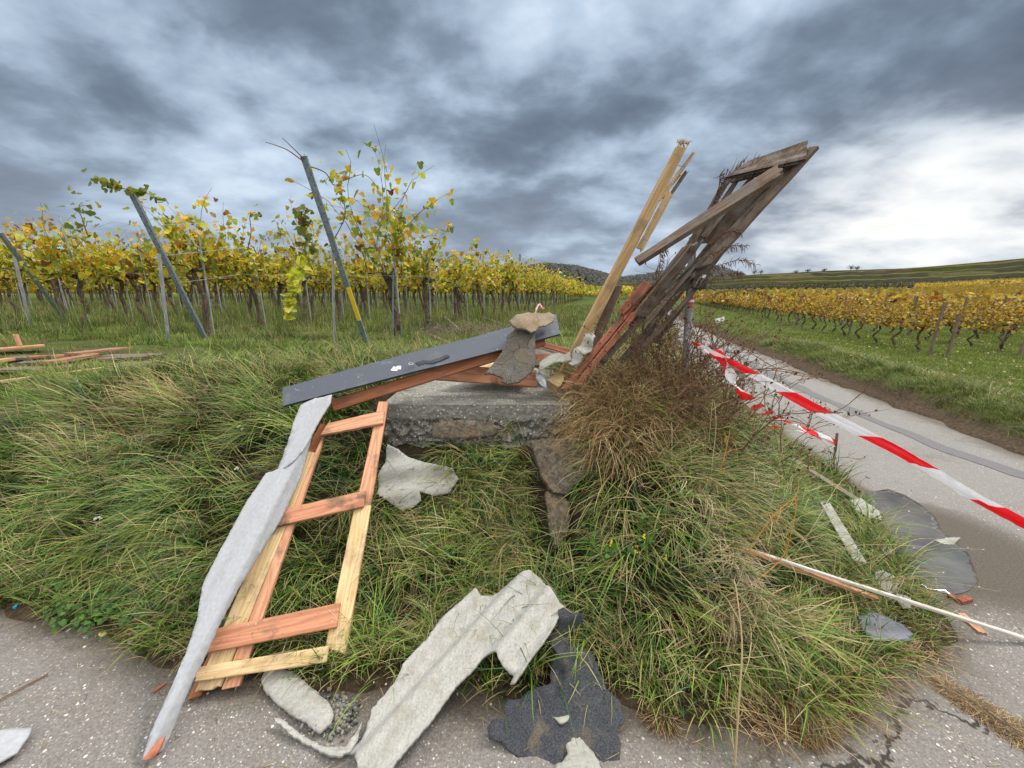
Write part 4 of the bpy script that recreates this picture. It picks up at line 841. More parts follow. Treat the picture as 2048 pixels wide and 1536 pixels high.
o = px_sheet('cement_sheet', [(-60, 1490), (-20, 1468), (20, 1460), (64, 1457), (58, 1472), (44, 1490), (34, 1505), (-10, 1530), (-60, 1530)], hplane(.03), M['cement_clean'], th=.006, jag=.001, step=.02, disp=lambda u, v: .01 * math.sin(u * 9), seed=18)
tag(o, 'pale curved sheet fragment at the lower left corner on the road', 'cement sheet', CG)
# bitumen felt pieces
FG = 'black bitumen felt pieces'
o = px_sheet('bitumen_felt', [(974, 1458), (985, 1440), (1010, 1438), (1006, 1420), (1016, 1402), (1040, 1400), (1052, 1386), (1100, 1368), (1102, 1320), (1128, 1292), (1160, 1292), (1186, 1312), (1200, 1350), (1212, 1378), (1240, 1402), (1249, 1438), (1246, 1448), (1234, 1460), (1240, 1500), (1236, 1545), (1060, 1545), (1050, 1520), (1018, 1504), (1004, 1484), (978, 1480)],
    (G(980, 1470, .024), G(1240, 1460, .024), G(1160, 1310, .13)), M['felt'], th=.006, jag=.006, step=.02, disp=lambda u, v: .016 * (1 - abs(noise.noise((u * 6, v * 6, 5))) * 3) * .6 + .006 * noise.noise((u * 20, v * 20, 5)) + .006, seed=21)
tag(o, 'wide black felt piece lying flat at the road edge', 'felt piece', FG)
o = px_sheet('bitumen_felt', [(1115, 1220), (1130, 1216), (1148, 1228), (1164, 1228), (1169, 1240), (1156, 1254), (1146, 1262), (1140, 1280), (1134, 1300), (1152, 1330), (1164, 1380), (1150, 1396), (1126, 1416), (1110, 1390), (1108, 1350), (1104, 1320), (1112, 1308), (1100, 1290), (1100, 1268), (1116, 1252)],
    (G(1130, 1400, .06), G(1150, 1400, .06), T(1130, 1225, .22)), M['felt'], th=.006, jag=.005, step=.016, disp=lambda u, v: .03 * (1 - abs(noise.noise((u * 7, v * 7, 7))) * 3) + .01 * noise.noise((u * 22, v * 22, 7)), seed=22)
tag(o, 'narrow crumpled black felt strip hanging from the grass onto the wide piece', 'felt piece', FG)
o = px_sheet('plastic_strip', [(1076, 1412), (1084, 1396), (1098, 1398), (1140, 1432), (1136, 1440), (1122, 1447)], hplane(.055), M['cement_dark'], th=.006, jag=.003, step=.01, seed=23); o.name = 'cement_chip'; tag(o, 'small rectangular grey chip lying on the wide black felt', 'cement chip')
# rocks
def rock(label, pts, depth, m, th=.12, seed=0, name='stone'):
    P_ = [at(px, py, Y) for px, py, Y in pts]; c_ = sum(P_, Vector()) / len(P_); bm = bmesh.new(); bmesh.ops.create_icosphere(bm, subdivisions=4, radius=1)
    ux = (P_[1] - P_[0]); uy = (P_[3] - P_[2]); uz = ux.cross(uy).normalized() * th
    for v in bm.verts:
        p = v.co; f = 1 + .3 * noise.noise(p * 1.6 + Vector((seed, 0, 0))) + .10 * noise.noise(p * 5)
        q_ = ux * p.x * .5 * f + uy * p.y * .5 * f + uz * p.z * f; v.co = q_
    me = bpy.data.meshes.new(name); bm.to_mesh(me); bm.free(); return tag(link(name, me, M[m], None, Matrix.Translation(c_)), label, 'stone', 'stones in the bank')
t1 = T(1100, 930); t2 = T(1185, 930); y_ = (t1.y + t2.y) / 2 - .10
def slabstone(label, pl, off, seed):
    cx_ = sum(a for a, b in pl) / len(pl); ys_ = [b for a, b in pl]; top = T(cx_, min(ys_) + 6, off); bot = T(cx_, max(ys_) - 6, off); o = px_sheet('stone', pl, (bot, bot + Vector((1, .12, .05)), top), M['rock'], th=.05, jag=.005, step=.012, disp=lambda u, v: .022 * noise.noise((u * 7, v * 7, seed)) + .012 * noise.noise((u * 19, v * 19, seed)) + .005 * noise.noise((u * 60, v * 60, seed)), seed=seed); tag(o, label, 'stone', 'stones in the bank')
slabstone('large flat brown stone set in the bank below the slab', [(1060, 882), (1100, 876), (1150, 880), (1174, 898), (1192, 916), (1188, 938), (1160, 962), (1132, 988), (1104, 984), (1082, 950), (1072, 915)], .12, 3)
slabstone('long rust flecked stone standing below the large brown stone', [(1090, 984), (1124, 986), (1140, 1010), (1138, 1050), (1128, 1094), (1112, 1092), (1100, 1060), (1095, 1020)], .10, 6)
# ---------------------------------------------------------------- right side debris
SG = 'broken strips on the right verge'
def gp(px, py, z=0.0): return (lambda p: Vector((p.x, p.y, p.z + z)))(T(px, py))
def lay(name, label, a, b, w, th, m, cat, group=SG, lift=.07, rag=(0, 0), seed=0, z2=None):
    A = gp(*a, lift); B = gp(*b, lift if z2 is None else z2); o = bar(name, A, B, w, th, M[m], n=20, seed=seed, rag=rag); return tag(o, label, cat, group)
lay('batten', 'long thin pale batten running from the bank out to the right edge', (1478, 1122), (2075, 1290), .020, .016, 'pale_batten', 'batten', lift=.09, z2=.02, seed=101)
lay('batten', 'shorter orange batten lying directly below the long pale batten', (1468, 1124), (1755, 1222), .026, .02, 'larch', 'batten', lift=.11, z2=.08, seed=102, rag=(.03, .03))
lay('grey_strip', 'long grey board strip at the edge of the puddle', (1572, 948), (1765, 1044), .06, .012, 'weather2', 'board strip', lift=.17, z2=.05, seed=103, rag=(.02, .03))
lay('grey_strip', 'short speckled grey sheet strip in the green grass', (1640, 1044), (1712, 1162), .065, .010, 'cement', 'sheet strip', lift=.17, z2=.13, seed=104, rag=(.02, .02))
for lab, pl, m in [('white torn sheet fragment at the grass edge beside the puddle', [(1749, 1142), (1768, 1141), (1788, 1150), (1798, 1162), (1794, 1182), (1780, 1188), (1762, 1176), (1752, 1162)], 'cement'),
               ('smaller white sheet fragment below the torn one', [(1792, 1186), (1806, 1188), (1822, 1196), (1822, 1216), (1806, 1216), (1796, 1204)], 'cement'),
               ('dark slate shaped sheet fragment in the grass below the long batten', [(1715, 1232), (1740, 1222), (1768, 1230), (1800, 1244), (1826, 1268), (1822, 1282), (1780, 1282), (1740, 1278), (1722, 1256)], 'slate_metal'),
               ('thin grey slate piece at the upper left corner of the puddle', [(1700, 1000), (1722, 996), (1758, 1022), (1764, 1040), (1738, 1034), (1712, 1020)], 'cement_dark'),
               ('small white chip between the grass and the puddle edge', [(1762, 1096), (1776, 1092), (1786, 1104), (1772, 1110)], 'cement'),
               ('green grey sheet scrap above the speckled strip', [(1622, 1020), (1640, 1012), (1656, 1022), (1648, 1034), (1630, 1032)], 'cement_dark'),
               ('pale grey corner of a sheet lying under the fallen barrier tape', [(1408, 800), (1424, 806), (1428, 818), (1412, 816)], 'cement_clean'),
               ('grey chip poking out of the puddle', [(1868, 1080), (1890, 1076), (1922, 1074), (1908, 1088), (1886, 1088)], 'cement_dark'),
               ('white crumpled sheet scrap on the verge under the lower tape', [(1470, 872), (1500, 880), (1540, 894), (1584, 906), (1560, 912), (1530, 908), (1496, 896), (1468, 884)], 'cement_clean')]:
    cx_ = sum(p[0] for p in pl) / len(pl); cy_ = sum(p[1] for p in pl) / len(pl); c_ = gp(cx_, cy_, .10 if cx_ < 1860 else .012)
    o = px_sheet('sheet_fragment', pl, (c_, c_ + Vector((1, 0, .02)), c_ + Vector((0, 1, .06))), M[m], th=.006, jag=.003, step=.015, disp=lambda u, v: .008 * noise.noise((u * 12, v * 12, 3)), seed=31); tag(o, lab, 'sheet fragment', 'sheet fragments on the verge')
lay('wood_shard', 'short orange wood shard under the right end of the long batten', (1918, 1228), (1966, 1270), .035, .015, 'larch', 'wood piece', 'wood shards', lift=.012, rag=(.03, .03), seed=105)
lay('wood_shard', 'thin wood sliver leaning on the white torn fragment', (1770, 1204), (1800, 1170), .012, .01, 'larch', 'wood piece', 'wood shards', lift=.03, z2=.06, rag=(.02, .02), seed=106)
def chunk(name, label, px, py, s, m, cat, rot=0.0, seed=0, group=None):
    p = gp(px, py, s[2] * .4); bm = bmesh.new(); bmesh.ops.create_cube(bm, size=1); bmesh.ops.subdivide_edges(bm, edges=bm.edges, cuts=4, use_grid_fill=True)
    R_ = Matrix.Rotation(rot, 3, 'Z')
    for v in bm.verts:
        q_ = Vector((v.co.x * s[0], v.co.y * s[1], v.co.z * s[2])); k = min(s); v.co = R_ @ (q_ + noise.noise_vector(q_ / k * .9 + Vector((seed, 0, 0))) * k * .22)
    me = bpy.data.meshes.new(name); bm.to_mesh(me); bm.free(); return tag(link(name, me, M[m], None, Matrix.Translation(p)), label, cat, group)
chunk('brick_piece', 'red brick fragment on the wet road edge right of the puddle', 1928, 1203, (.085, .03, .022), 'brick', 'brick', .25, 3, 'brick fragments')
chunk('brick_piece', 'tiny dark red brick crumb left of the larger brick fragment', 1903, 1196, (.03, .025, .02), 'brick', 'brick', .9, 5, 'brick fragments')
for i, (lab, px, py, s, m) in enumerate([('square chip of pale wood at the left road edge', 203, 1271, (.03, .035, .008), 'pine'), ('white pebble at the road edge below the green weeds', 262, 1285, (.022, .014, .012), 'cement'),
    ('grey pebble left of the square wood chip', 172, 1276, (.016, .012, .01), 'cement'), ('flat grey pebble on the left road edge', 138, 1262, (.02, .012, .008), 'cement'), ('small pale stone nearest the frame on the road edge', 342, 1297, (.02, .018, .014), 'cement'),
    ('blue plastic scrap at the left edge of the grass', 32, 1214, (.03, .012, .01), 'blue')]):
    if m == 'blue': M['blue'] = mat('blue_plastic', lambda q: pbsdf(q, (.03, .30, .50), .5))
    chunk('pebble' if i not in (0, 5) else ('wood_chip' if i == 0 else 'plastic_scrap'), lab, px, py, s, m, 'stone' if i not in (0, 5) else ('wood chip' if i == 0 else 'plastic scrap'), rnd(0, 3), i)
lay('wood_sliver', 'brown wood sliver on the road left of the frame foot', (305, 1388), (332, 1368), .012, .008, 'redwood', 'wood piece', 'wood shards', lift=.008, rag=(.02, .02), seed=110)
mb = MB(); mb.tube(catmull([G(-60, 1430, .01), G(0, 1399, .012), G(50, 1372, .01), G(96, 1348, .008)], 5), .0035, 5); tag(mb.build('stick', M['twig']), 'thin dark stick lying on the road at the left edge', 'stick')
# puddle
pl = [(1735, 985), (1775, 978), (1810, 990), (1840, 1008), (1872, 1035), (1884, 1062), (1908, 1080), (1936, 1105), (1950, 1140), (1958, 1160), (1940, 1180), (1905, 1190), (1870, 1182), (1835, 1172), (1800, 1150), (1780, 1120), (1772, 1090), (1768, 1060), (1745, 1030), (1732, 1005)]
P2 = [G(px, py, .004) for px, py in pl]; fr_ = Matrix.Translation((0, 0, .0045))
o = cdt_sheet('puddle', [(p.x, p.y) for p in P2], fr_, M['water'], th=.002, jag=.004, step=.05, seed=41); tag(o, kind='structure')
M['mud'] = mat('wet_mud', lambda q: (lambda n: pbsdf(q, q.ramp(n, [(.3, (.035, .028, .02)), (.7, (.12, .10, .078))]), .35, n, .6, .01))(q.noise(geo(q), 26, 6, .7)))
'''c_ = sum(P2, Vector()) / len(P2); P3 = [c_ + (p - c_) * 1.13 + Vector((.05, .02, 0)) for p in P2]
tag(cdt_sheet('mud', [(p.x, p.y) for p in P3], Matrix.Translation((0, 0, .002)), M['mud'], th=.001, jag=.03, step=.06, seed=42), kind='structure')'''
# ---------------------------------------------------------------- plank pile, left
M['plankbrown'] = wood_mat('brownish_wood', (.34, .20, .12), (.20, .10, .055), .4)
PG = 'planks in the pile on the left meadow'
for i, (lab, a, b, w, m, lz) in enumerate([('orange board on top of the pile at the left edge', (-60, 716), (92, 703), .14, 'larch', .13), ('brown board with a square end on top of the pile', (146, 722), (254, 709), .17, 'plankbrown', .14), ('orange board lying under the square ended board', (96, 736), (190, 720), .14, 'plankbrown', .10),
    ('long grey plank at the front of the pile', (-10, 745), (385, 726), .17, 'weather2', .05), ('grey brown plank at the right end of the pile', (230, 736), (500, 722), .15, 'weather2', .04), ('dark plank at the back of the pile', (20, 722), (330, 716), .15, 'weather', .07), ('short orange board at the left edge below the pile', (-40, 734), (26, 724), .12, 'larch', .07),
    ('brown weathered plank across the middle of the pile', (40, 734), (300, 720), .15, 'weather', .08), ('grey plank under the brown weathered plank', (60, 742), (340, 728), .14, 'weather2', .03), ('thin orange lath between the dark plank and the front plank', (60, 726), (200, 722), .04, 'larch2', .12),
    ('thin pale lath lying in front of the pile', (-20, 772), (210, 742), .03, 'pine', .06)]):
    A = gp(*a); B = gp(*b); A.z += lz * .65; B.z += lz * .7; o = bar('plank', A, B, w, .028, M[m], n=12, seed=120 + i, rag=(.03, .04)); tag(o, lab, 'plank', PG)
A = gp(42, 708, .1); o = bar('plank', A, A + Vector((-.02, 0, .14)), .04, .03, M['larch'], up=(0, 1, 0), seed=130, n=6, rag=(0, .02)); tag(o, 'short lath standing upright in the pile', 'plank', PG)
o = bar('lath', gp(452, 735, .05), gp(706, 733, .06), .035, .02, M['pine'], n=20, seed=131); tag(o, 'long thin pale lath on the meadow left of the flashing', 'lath')
# wood behind the slab
for i, (lab, a, b, w, m, lz) in enumerate([('short dark rotten board behind the flashing', (962, 640), (1010, 655), .10, 'weather', .12), ('grey stick leaning in the brush heap', (890, 648), (925, 676), .05, 'weather2', .2), ('dark board under the brush heap', (985, 655), (1030, 662), .12, 'weather', .05), ('grey plank at the left foot of the brush heap', (855, 672), (900, 690), .06, 'weather2', .06)]):
    A = gp(*a); B = gp(*b); A.z += lz; B.z += lz * .6; o = bar('rotten_board', A, B, w, .03, M[m], n=8, seed=140 + i, rag=(.03, .03)); tag(o, lab, 'board', 'rotten wood behind the slab')
mb = MB(); rs = random.Random(4)
for k in range(260):
    c0 = gp(rs.uniform(840, 1020), rs.uniform(662, 682)); d = Vector((rs.gauss(0, 1), rs.gauss(0, .7), rs.uniform(-.1, .6))).normalized() * rs.uniform(.15, .45); c0.z += rs.uniform(0, .14)
    mb.tube([c0, c0 + d * .5 + Vector((0, 0, rs.uniform(-.02, .05))), c0 + d], [.006, .004, .002], 4)
tag(mb.build('brush_heap', M['weather2']), 'heap of grey dead twigs and stalks behind the dark flashing', 'brush heap', kind='stuff')
# ---------------------------------------------------------------- leaves and vines
LEAF2 = [(0, 0), (.32, -.12), (.55, .18), (.38, .42), (.30, .80), (0, 1.0), (-.30, .80), (-.38, .42), (-.55, .18), (-.32, -.12)]
def leaf_mesh(name, pts, nrm, size, cols, seed=0):
    """vine leaves: 11-vertex folded lobed fans"""
    n = len(pts); rg = np.random.default_rng(seed); a = rg.normal(0, 1, (n, 3)); a -= nrm * np.sum(a * nrm, 1, keepdims=True); a /= np.linalg.norm(a, axis=1, keepdims=True)
    b = np.cross(nrm, a); tm = np.array([(0, .30)] + LEAF2); fold = rg.uniform(.0, .5, n); cur = rg.uniform(-.4, .5, n)
    V = np.zeros((n, 11, 3)); 
    for k, (u, v) in enumerate(tm):
        w = abs(u) * fold + cur * (v - .3) ** 2
        V[:, k] = pts + (b * u + a * (v - .3) + nrm * w[:, None]) * size[:, None]
    C = np.repeat(cols[:, None, :], 11, 1).copy(); C[:, 0] *= .85; rim = rg.uniform(.65, 1.1, (n, 10, 1)); C[:, 1:] *= rim
    base = (np.arange(n) * 11)[:, None]; f = np.array([(0, 1 + k, 1 + (k + 1) % 10) for k in range(10)])
    Fc = (base[:, :, None] + f[None]).reshape(-1, 3); return V.reshape(-1, 3), Fc, C.reshape(-1, 3)
PAL_L = np.array([(.66, .50, .04), (.58, .52, .06), (.42, .46, .06), (.70, .40, .03), (.30, .36, .05), (.19, .26, .04), (.38, .22, .05), (.18, .08, .03)]); W_L = np.array([.22, .18, .15, .11, .13, .10, .07, .04]); PAL_L = PAL_L * .97
PAL_R = np.array([(.50, .34, .045), (.36, .20, .03), (.50, .42, .07), (.30, .12, .03), (.25, .22, .04), (.15, .06, .03)]); W_R = np.array([.26, .24, .12, .17, .12, .09])
PAL_Y = np.array([(.62, .62, .06), (.50, .56, .06), (.66, .60, .10)]); W_Y = np.array([.4, .4, .2])
def make_vine(seed, h_head=1.0, reach=1.35, nleaf=330, spread=.62, size=.095, pal=PAL_L, wt=W_L, trunk_r=.045, gn=.05, droopy=.15, canes=8, bush=.5, thin=0.0):
    rs = random.Random(seed); rg = np.random.default_rng(seed)
    t = MB(); pts = [Vector((0, 0, -.06))]; x = y = 0
    for k in range(1, 9):
        x += rs.gauss(0, gn) * .5; y += rs.gauss(0, gn) * .5; pts.append(Vector((x, y, h_head * k / 8)))
    t.tube(catmull(pts, 2), [trunk_r * (1.15 - .35 * min(1, i / 10) + .25 * max(0, (i - 13) / 4)) * rs.uniform(.85, 1.15) for i in range(17)], 7)
    top = pts[-1]
    for k in range(7): c_ = top + Vector((rs.gauss(0, .04), rs.gauss(0, .05), rs.gauss(0, .04))); t.tube([c_ - Vector((0, 0, .03)), c_, c_ + Vector((rs.gauss(0, .05), rs.gauss(0, .06), .04))], [.02, .035, .012], 5)
    # cordon arms along the row (local y)
    for s_ in (-1, 1): t.tube(catmull([top, top + Vector((rs.gauss(0, .03), s_ * .2, .05)), top + Vector((rs.gauss(0, .03), s_ * .55, .02))], 3), .012, 5)
    c = MB(); LP = []; LN = []
    for k in range(canes):
        s_ = rs.uniform(-1, 1); a = top + Vector((rs.gauss(0, .03), s_ * spread * .75, rs.uniform(0, .06))); L_ = reach * rs.uniform(.5, 1.1); lean = Vector((rs.gauss(0, .22), rs.gauss(0, .22), 1)).normalized(); d = lean; p = a; line = [p]
        for j in range(9):
            d = (d + Vector((rs.gauss(0, .16), rs.gauss(0, .16), rs.gauss(0, .06) - droopy * j / 9))).normalized(); p = p + d * L_ / 9; line.append(p)
        c.tube(line, [.006 * (1 - .7 * i / 9) for i in range(10)], 4)
        m = int(nleaf * (1 - bush) / canes)
        for j in range(m):
            u = rs.uniform(0, .96) ** 1.1 * 9; i = int(u); q_ = line[i].lerp(line[min(9, i + 1)], u - i); LP.append(q_ + Vector((rs.gauss(0, .07), rs.gauss(0, .07), rs.gauss(0, .05))))
    for j in range(int(nleaf * bush)):
        z = h_head - .10 + (min(1.0, abs(rs.gauss(0, .42))) + .25 * rs.random()) * reach * .68; LP.append(Vector((rs.gauss(0, .17), rs.uniform(-1, 1) * spread, z)) + top * 0 + Vector((top.x, top.y, 0)))
    P_ = np.array([tuple(p) for p in LP]); n = len(P_); N_ = rg.normal(0, 1, (n, 3)) + np.array([.0, -.25, .65]); N_ /= np.linalg.norm(N_, axis=1, keepdims=True)
    zf = np.clip((P_[:, 2] - h_head) / reach, 0, 1)[:, None]
    ci = rg.choice(len(pal), n, p=wt / wt.sum()); C_ = pal[ci] * rg.uniform(.75, 1.2, (n, 1))
    V_, F_, CC = leaf_mesh('foliage', P_, N_, size * rg.uniform(.55, 1.25, n), C_, seed)
    fm = np_mesh('foliage', V_, F_, CC)
    return t, c, fm
def vine_proto(seed, **kw):
    t, c, fm = make_vine(seed, **kw); tm = t.build('trunk', M['bark']); cm = c.build('canes', M['twig']); out = (tm.data, cm.data, fm)
    for o in (tm, cm): bpy.data.objects.remove(o)
    fm.materials.append(M['leaf']); return out
VL = [vine_proto(200 + i, nleaf=n, reach=r, bush=b) for i, (n, r, b) in enumerate([(330, 1.3, .5), (380, 1.45, .5), (350, 1.15, .6), (280, 1.65, .35), (420, 1.25, .55), (330, 1.4, .45)])]
VF = [vine_proto(230 + i, nleaf=300, reach=1.15, bush=.72, size=.13) for i in range(4)]
VR = [vine_proto(260 + i, h_head=.64, reach=.52, nleaf=180, bush=.6, size=.075, pal=PAL_R, wt=W_R, trunk_r=.033, gn=.085, canes=5, spread=.6) for i in range(6)]
VT = [vine_proto(280, nleaf=430, reach=1.95, bush=.10, canes=15, spread=.75, size=.095, trunk_r=.07), vine_proto(281, nleaf=300, reach=1.15, bush=.2, canes=10, spread=.55, trunk_r=.06), vine_proto(282, nleaf=200, reach=1.2, bush=.1, canes=9, spread=.5, trunk_r=.05)]
ORD = ['first', 'second', 'third', 'fourth', 'fifth', 'sixth', 'seventh', 'eighth', 'ninth', 'tenth']
ROW = ['nearest the lane', 'second from the lane', 'third from the lane', 'fourth from the lane', 'fifth from the lane', 'sixth from the lane', 'seventh from the lane']
count = [0]
def vine(proto, x, y, rz, label, group, sc=1.0, zoff=0.0):
    e = empty('grapevine', (x, y, tz(x, y) + zoff), label, 'grapevine', group); e.rotation_euler = (0, 0, rz); e.scale = (sc, sc, sc * rnd(.93, 1.07))
    for nm, me in zip(('trunk', 'canes', 'foliage'), proto):
        o = bpy.data.objects.new(nm, me); S.collection.objects.link(o); o.parent = e
    count[0] += 1; return e
def ptube(name, a, b, r, m, seg=6): mb = MB(); mb.tube([a, b], r, seg); return mb.build(name, M[m], None, a)
RD = Vector((.25, 1, 0)).normalized(); RZ = -math.atan2(.25, 1); GL = 'grapevines in the left vineyard'
# rows on the left: (x, y) of the first vine, spacing across
LR = [(-2.0, 6.7), (-5.25, 6.6), (-7.7, 6.9), (-10.1, 7.4), (-12.6, 8.2), (-15.1, 9.2), (-17.6, 10.2)]
rs = random.Random(11); far_pts = []
def stake(x, y, h, r=.011, label='thin grey metal stake between the vines', m='galv_light', grp='thin metal stakes in the left vineyard', tilt=0.0):
    z = tz(x, y); o = ptube('stake', Vector((x, y, z - .1)), Vector((x + tilt, y, z + h)), r, m, 6); return tag(o, label, 'stake', grp)
for ri, (x0, y0) in enumerate(LR):
    nv = [19, 27, 30, 26, 24, 18, 14][ri]
    for k in range(nv + 22):
        t = k * 1.15 + rs.uniform(-.1, .1); x, y = x0 + RD.x * t, y0 + RD.y * t
        if abs(x) > 1.42 * y + .5: continue
        if k >= nv: far_pts.append((x, y, 1)); continue
        if ri == 0 and k < 3: pr = VT[k] if k else VT[0]
        elif ri == 0: pr = VT[1 + k % 2] if k % 3 == 0 else rs.choice(VL)
        else: pr = rs.choice(VL if k < 9 else VF)
        lab = f'{ORD[k]} vine, yellow leaved, of the left vineyard row {ROW[ri]}' if k < 10 else f'far yellow grapevine deep in the left vineyard row {ROW[ri]}'
        if ri == 0 and k == 0: lab = 'tall thin crowned grapevine with a thick dark trunk nearest the yellow sleeved post'
        elif ri == 0 and k == 1: lab = 'second grapevine behind the tall one, with a dark knobbly head'
        elif ri == 0 and k == 2: lab = 'third, sparse grapevine behind the tall one in the row nearest the lane'
        elif ri == 1 and k == 0: lab = 'dense first grapevine beside the middle slanted post'
        vine(pr, x, y, RZ + (math.pi if rs.random() < .5 else 0), lab, GL, rs.uniform(.92, 1.06))
        if k < 12 or (k < 20 and k % 2 == 0): stake(x + .07, y + .05, rs.uniform(1.15, 1.6) if k % 4 else 1.95, .010 if k % 4 else .016, tilt=rs.gauss(0, .04), label=f'thin grey stake beside the {ORD[k]} vine of the left row {ROW[ri]}' if k < 10 else f'thin grey stake far along the left vineyard row {ROW[ri]}')
for ri in range(7, 22):
    for k in range(40):
        t = k * 1.3; x, y = -20 - (ri - 7) * 2.5 + RD.x * t, 11.5 + (ri - 7) * 1.3 + t * RD.y
        if abs(x) < 1.42 * y: far_pts.append((x, y, 1))
# right vineyard
GR = 'grapevines in the right vineyard'; RD2 = Vector((.36, 1, 0)).normalized(); RZ2 = -math.atan2(.36, 1)
RR = [(10.35, 9.7), (12.4, 9.6), (14.5, 9.9), (16.6, 10.6), (18.7, 11.6), (20.8, 12.8), (22.9, 14)]
def rpost(x, y, h, tilt, label): o = ptube('vineyard_post', Vector((x, y, tz(x, y) - .1)), Vector((x + tilt, y, tz(x, y) + h)), .032, 'weather2', 8); return tag(o, label, 'post', 'wooden posts of the right vineyard')
for ri, (x0, y0) in enumerate(RR):
    nv = [26, 24, 18, 12, 8, 6, 4][ri]
    for k in range(nv + 30):
        t = k * 1.05 + rs.uniform(-.1, .1); x, y = x0 + RD2.x * t, y0 + RD2.y * t
        if x > 1.42 * y + .5: continue
        if k >= nv: far_pts.append((x, y, 0)); continue
        vine(rs.choice(VR), x, y, RZ2 + (math.pi if rs.random() < .5 else 0), f'{ORD[k]} low orange vine of the right vineyard row {ROW[ri]}' if k < 10 else f'far low orange vine of the right vineyard row {ROW[ri]}', GR, rs.uniform(.86, 1.12))
        if k % 5 == 4: rpost(x + .1, y, 1.35, rs.gauss(0, .05), f'weathered wooden post after {k + 1} vines of the right row {ROW[ri]}')
    rpost(x0 - .12, y0 - .35, 1.28, .06 if ri != 1 else .22, ['thick wooden end post of the nearest row in the right vineyard', 'slightly slanted wooden end post of the second row in the right vineyard'][ri] if ri < 2 else f'wooden end post of the right row {ROW[ri]}')
rpost(10.5, 9.2, 1.0, .05, 'short second post standing close to the thick end post')
for ri in range(7, 16):
    for k in range(60):
        x, y = 25 + (ri - 7) * 2.2 + RD2.x * k * 1.2, 15.4 + (ri - 7) * 1.4 + RD2.y * k * 1.2
        if x < 1.42 * y: far_pts.append((x, y, 0))
# vines continuing beyond the individually built ones
Pp, Cc, Sz = [], [], []; rg = np.random.default_rng(5)
for (x, y, kind) in far_pts:
    n = int(np.clip(2900 / math.hypot(x, y) , 26, 90)); z = tz(x, y); sz = .11 + .004 * math.hypot(x, y)
    if kind: p = np.stack([x + rg.normal(0, .2, n), y + rg.uniform(-.65, .65, n), z + .85 + np.abs(rg.normal(0, .5, n))], 1); c_ = PAL_L[rg.choice(8, n, p=W_L / W_L.sum())]
    else: p = np.stack([x + rg.normal(0, .2, n), y + rg.uniform(-.65, .65, n), z + .56 + np.abs(rg.normal(0, .27, n))], 1); c_ = PAL_R[rg.choice(6, n, p=W_R / W_R.sum())]
    Pp.append(p); Cc.append(c_ * rg.uniform(.75, 1.2, (n, 1))); Sz.append(np.full(n, sz) * rg.uniform(.7, 1.2, n))
# broad further fields of vines on the right and centre
for (n, xr, yr, pal, wt, hh) in [(26000, (14, 110), (42, 90), PAL_R, W_R, 1.05), (16000, (-60, 22), (46, 95), PAL_L, W_L, 1.5)]:
    x = rg.uniform(*xr, n); y = rg.uniform(*yr, n); row = (x - .33 * y) / 2.2; k = (np.abs(row - np.round(row)) < .28) & (np.abs(pdist(x, y, EDGE)) > 4) & (np.abs(pdist(x, y, REDGE)) > 3) & ((np.abs(x) < 1.45 * y))
    x, y = x[k], y[k]; z = terr(x, y) + hh * rg.uniform(.5, 1.1, len(x)); Pp.append(np.stack([x, y, z], 1)); Cc.append(pal[rg.choice(len(pal), len(x), p=wt / wt.sum())] * rg.uniform(.75, 1.2, (len(x), 1))); Sz.append(np.full(len(x), .42))
Pp = np.concatenate(Pp); Cc = np.concatenate(Cc); Sz = np.concatenate(Sz); Nn = rg.normal(0, 1, Pp.shape) + [0, -.3, .6]; Nn /= np.linalg.norm(Nn, axis=1, keepdims=True)
join('distant_vine_rows', [leaf_mesh('x', Pp, Nn, Sz, Cc, 9)], M['leaf'], 'mass of yellow and orange vine foliage receding into the distance', 'vine rows')
mb = MB()
for (x, y, kind) in far_pts:
    if math.hypot(x, y) < 60: z = tz(x, y); h = 1.5 if kind and rs.random() < .4 else (.95 if kind else .8); mb.tube([Vector((x, y, z - .05)), Vector((x + rs.gauss(0, .06), y, z + h))], .022 if h > 1 else .035, 4)
tag(mb.build('distant_vine_trunks', M['bark']), 'dark trunks and stakes of the far vine rows', 'vine trunks', kind='stuff')
print('vines', count[0])
# ---------------------------------------------------------------- slanted steel end posts of the left rows
def cchannel(name, A, B, w, m, parent=None, side=(1, 0, 0), origin=None, dep=.035):
    d = (B - A).normalized(); y = Vector((0, -1, 0)); y = (y - d * y.dot(d)).normalized(); x = d.cross(y); mb = MB(); t_ = .004
    prof = [(-w / 2, -dep), (-w / 2, 0), (w / 2, 0), (w / 2, -dep), (w / 2 - t_, -dep), (w / 2 - t_, -t_), (-w / 2 + t_, -t_), (-w / 2 + t_, -dep)]
    vs = [A + x * u + y * v for u, v in prof] + [B + x * u + y * v for u, v in prof]; n = 8
    mb.add(vs, [(k, (k + 1) % n, (k + 1) % n + n, k + n) for k in range(n)] + [(0, 1, 6, 7), (1, 2, 5, 6), (2, 3, 4, 5)] + [(n + 7, n + 6, n + 1, n), (n + 6, n + 5, n + 2, n + 1), (n + 5, n + 4, n + 3, n + 2)])
    o = mb.build(name, m, parent, origin or A)
    return o, x, y, d
EPOST = [((733, 690), (606, 312), 5.15, 'tallest slanted steel end post with a yellow sleeve in front of the tall thin vine', 40), ((410, 680), (258, 380), 5.5, 'slanted steel end post with leaves over its top, middle one of three', 40), ((138, 653), (-4, 465), 6.6, 'slanted steel end post cut by the left edge of the view', 38)]
